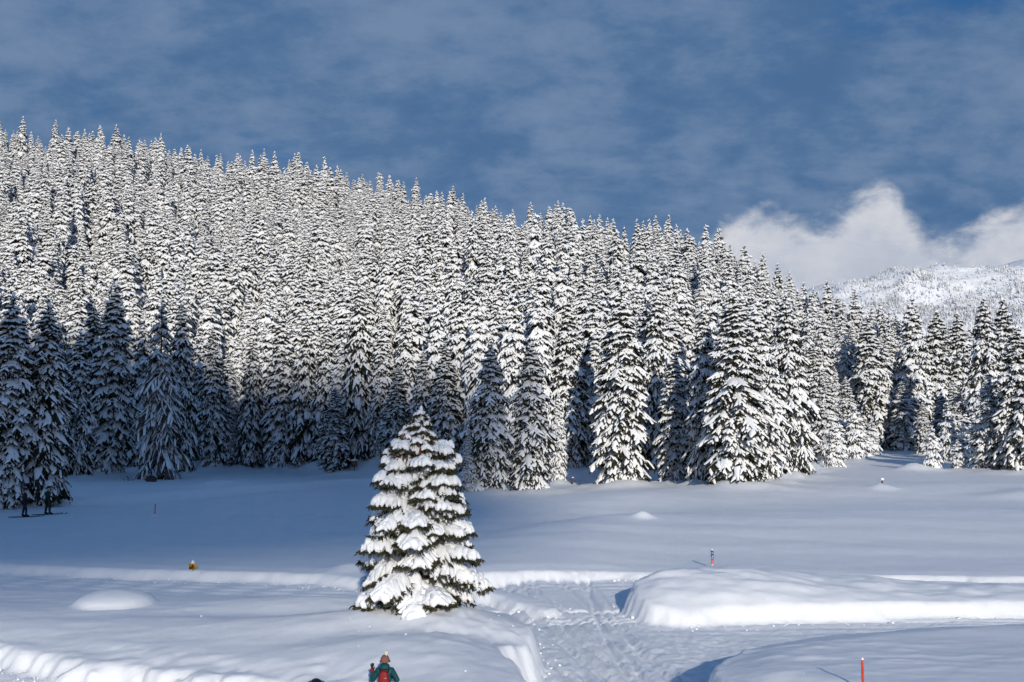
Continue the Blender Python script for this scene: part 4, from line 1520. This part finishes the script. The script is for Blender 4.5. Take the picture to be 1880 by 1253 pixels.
warning_sign()
banded_marker()
red_pole('marker_pole', 6.66, 21.3, 1.565, .024, 'bright red pole in the snow field at the bottom right')
red_pole('marker_pole', -1.33, 19.6, 1.44, .02, 'red pole of which only the tip shows right of the hiker', False)
red_pole('marker_pole', -22.0, 68.3, zt(-22.0, 68.3) + .72, .03, 'thin dark red stake alone in the shaded meadow on the left')
snow_blob('snow_heap', None, (-22.0, 68.25, zt(-22, 68.25) + .02), (.3, .25, .1), 8)
tag(bpy.data.objects['snow_heap'], 'little heap of snow at the foot of the red stake in the shade', 'snow heap')


def box_on_post():
    x, y = -17.55, 123.0
    r = empty('wooden_box', (x, y, zt(x, y)))
    tag(r, 'small brown wooden box with a snowy lid at the edge of the wood', 'box')
    mb = MB(); mb.tube([(0, .1, -.4), (0, .1, .55)], .05, 8); mb.build('post', M_WOOD, r)
    mb = MB(); mb.box((0, 0, .72), (.62, .4, .62), bevel=.02); c = mb.build('case', M_WOOD, r)
    mb = MB(); mb.tube([(0, -.19, .62), (0, -.215, .62)], .07, 12); mb.build('dark_hole_disc', M_SIGNBLACK, c)  # solid black disc, the dark inside of a hole put into its colour
    mb = MB(); mb.box((0, -.03, 1.055), (.78, .56, .05), bevel=.01); mb.build('lid', M_WOOD, r)
    snow_blob('snow_cap', r, (0, -.02, 1.12), (.42, .3, .13), 9)


box_on_post()


def deadwood():
    rng = np.random.default_rng(12)
    x, y = -36.2, 111.0
    r = empty('fallen_branch', (x, y, zt(x, y)))
    tag(r, 'dark root stump with twigs sticking from the snow under the thin ragged tree', 'stump')
    mb = MB(); mb.ball((0, 0, .2), (.55, .45, .42), 9, 12, rng, .12); mb.build('stump', M_BARK, r)
    for k in range(6):
        a = rng.uniform(0, 6.28)
        mb = MB()
        p = np.array([(0, 0, .25), (.5 * math.cos(a), .4 * math.sin(a), .5), (1.0 * math.cos(a) + .1, .8 * math.sin(a), .55 + rng.uniform(-.3, .3))])
        mb.tube(p, [.05, .03, .012], 6); mb.build('root', M_TWIG, r)
    r = empty('twig_bundle', (-38.4, 111.2, zt(-38.4, 111.2)))
    tag(r, 'few bare twigs poking out of the snow left of the stump', 'twigs')
    for k in range(5):
        a = rng.uniform(-.4, .4)
        mb = MB(); mb.tube([(k * .22 - .5, 0, -.1), (k * .22 - .65 + a * .3, .05, .28 + .1 * k % .3), (k * .22 - 1.0, .1, .42)], [.03, .022, .01], 5)
        mb.build('twig', M_TWIG, r)
    # snow-capped stump in the sunny meadow
    x, y = 30.95, 92.5
    r = empty('snowy_stump', (x, y, zt(x, y)))
    tag(r, 'small snow-capped stub standing on a mound in the sunny meadow', 'stump')
    mb = MB(); mb.tube([(0, 0, -.3), (.02, 0, .25)], [.10, .07], 8); mb.build('stub', M_BARK, r)
    snow_blob('snow_cap', r, (.02, 0, .3), (.16, .15, .12), 13)
    # short broken stub on the bright bank
    x, y = 5.6, 103.2
    r = empty('broken_stub', (x, y, zt(x, y)))
    tag(r, 'short brown broken stub in the bright snow below the tall drooping spruce', 'stump')
    mb = MB(); mb.tube([(0, 0, -.3), (.03, 0, .35), (.10, 0, .6)], [.12, .10, .06], 8); mb.build('stub', M_BARK, r)
    snow_blob('snow_cap', r, (.08, 0, .62), (.1, .1, .06), 14)


deadwood()


def snow_crumbs():
    """clods that broke from the ploughed walls, and lumps fallen from the lone tree"""
    rng = np.random.default_rng(44)
    P = []
    for poly, z0 in ((FIELD_NEAR_LEFT, 1), (MEADOW, 1), (BANK_RIGHT, 1), (FIELD_NEAR_RIGHT, 1)):
        q = np.array(poly)
        for a, b in zip(q, np.roll(q, -1, 0)):
            ln = np.linalg.norm(b - a)
            if ln > 40 or a[1] > 48 or abs(a[0]) > 26:
                continue
            n = rng.poisson(ln * 9)
            t = rng.random(n)[:, None]
            nrm = np.array([b[1] - a[1], a[0] - b[0]]) / (ln + 1e-9)
            c = a + (b - a) * t
            inside = poly_sd(np.array([(a + b)[0] / 2 + nrm[0] * .05]), np.array([(a + b)[1] / 2 + nrm[1] * .05]), poly)[0] > 0
            c = c + nrm * (-1 if inside else 1) * (.18 + np.abs(rng.normal(0, .38, (n, 1))))
            P.append(np.hstack([c, np.clip(rng.lognormal(-4.0, .55, (n, 1)), .010, .07)]))
    n = 16
    a, r = rng.uniform(0, 6.28, n), 1.2 + np.abs(rng.normal(0, .9, n))
    P.append(np.stack([-2.3 + r * np.cos(a) * 1.1, 28.9 + r * np.sin(a) * 1.2 - .3, np.clip(rng.lognormal(-4.1, .4, n), .010, .035)], -1))
    n = 50
    P.append(np.stack([rng.uniform(-26, 26, n), rng.uniform(22, 48, n), np.clip(rng.lognormal(-4.3, .4, n), .008, .03)], -1))
    P = np.concatenate(P)
    z = terrain(P[:, 0], P[:, 1])
    g = (1 + 5 ** .5) / 2
    V0 = np.array([(-1, g, 0), (1, g, 0), (-1, -g, 0), (1, -g, 0), (0, -1, g), (0, 1, g), (0, -1, -g), (0, 1, -g), (g, 0, -1), (g, 0, 1), (-g, 0, -1), (-g, 0, 1)]) / 1.9
    F0 = np.array([(0, 11, 5), (0, 5, 1), (0, 1, 7), (0, 7, 10), (0, 10, 11), (1, 5, 9), (5, 11, 4), (11, 10, 2), (10, 7, 6), (7, 1, 8), (3, 9, 4), (3, 4, 2), (3, 2, 6), (3, 6, 8), (3, 8, 9), (4, 9, 5), (2, 4, 11), (6, 2, 10), (8, 6, 7), (9, 8, 1)])
    m = len(P)
    S = P[:, 2][:, None, None] * np.array([1, 1, .75]) * (1 + .25 * rng.standard_normal((m, 12, 1)))
    V = V0[None] * S + np.stack([P[:, 0], P[:, 1], z + P[:, 2] * .25], -1)[:, None]
    F = (F0[None] + (np.arange(m) * 12)[:, None, None]).reshape(-1, 3)
    o = obj('snow_crumbs', mesh_np('snow_crumbs', V, F, [M_SNOW], True))
    tag(o, 'loose clods of snow along the ploughed walls and under the lone tree', 'snow clods', kind='stuff')


snow_crumbs()
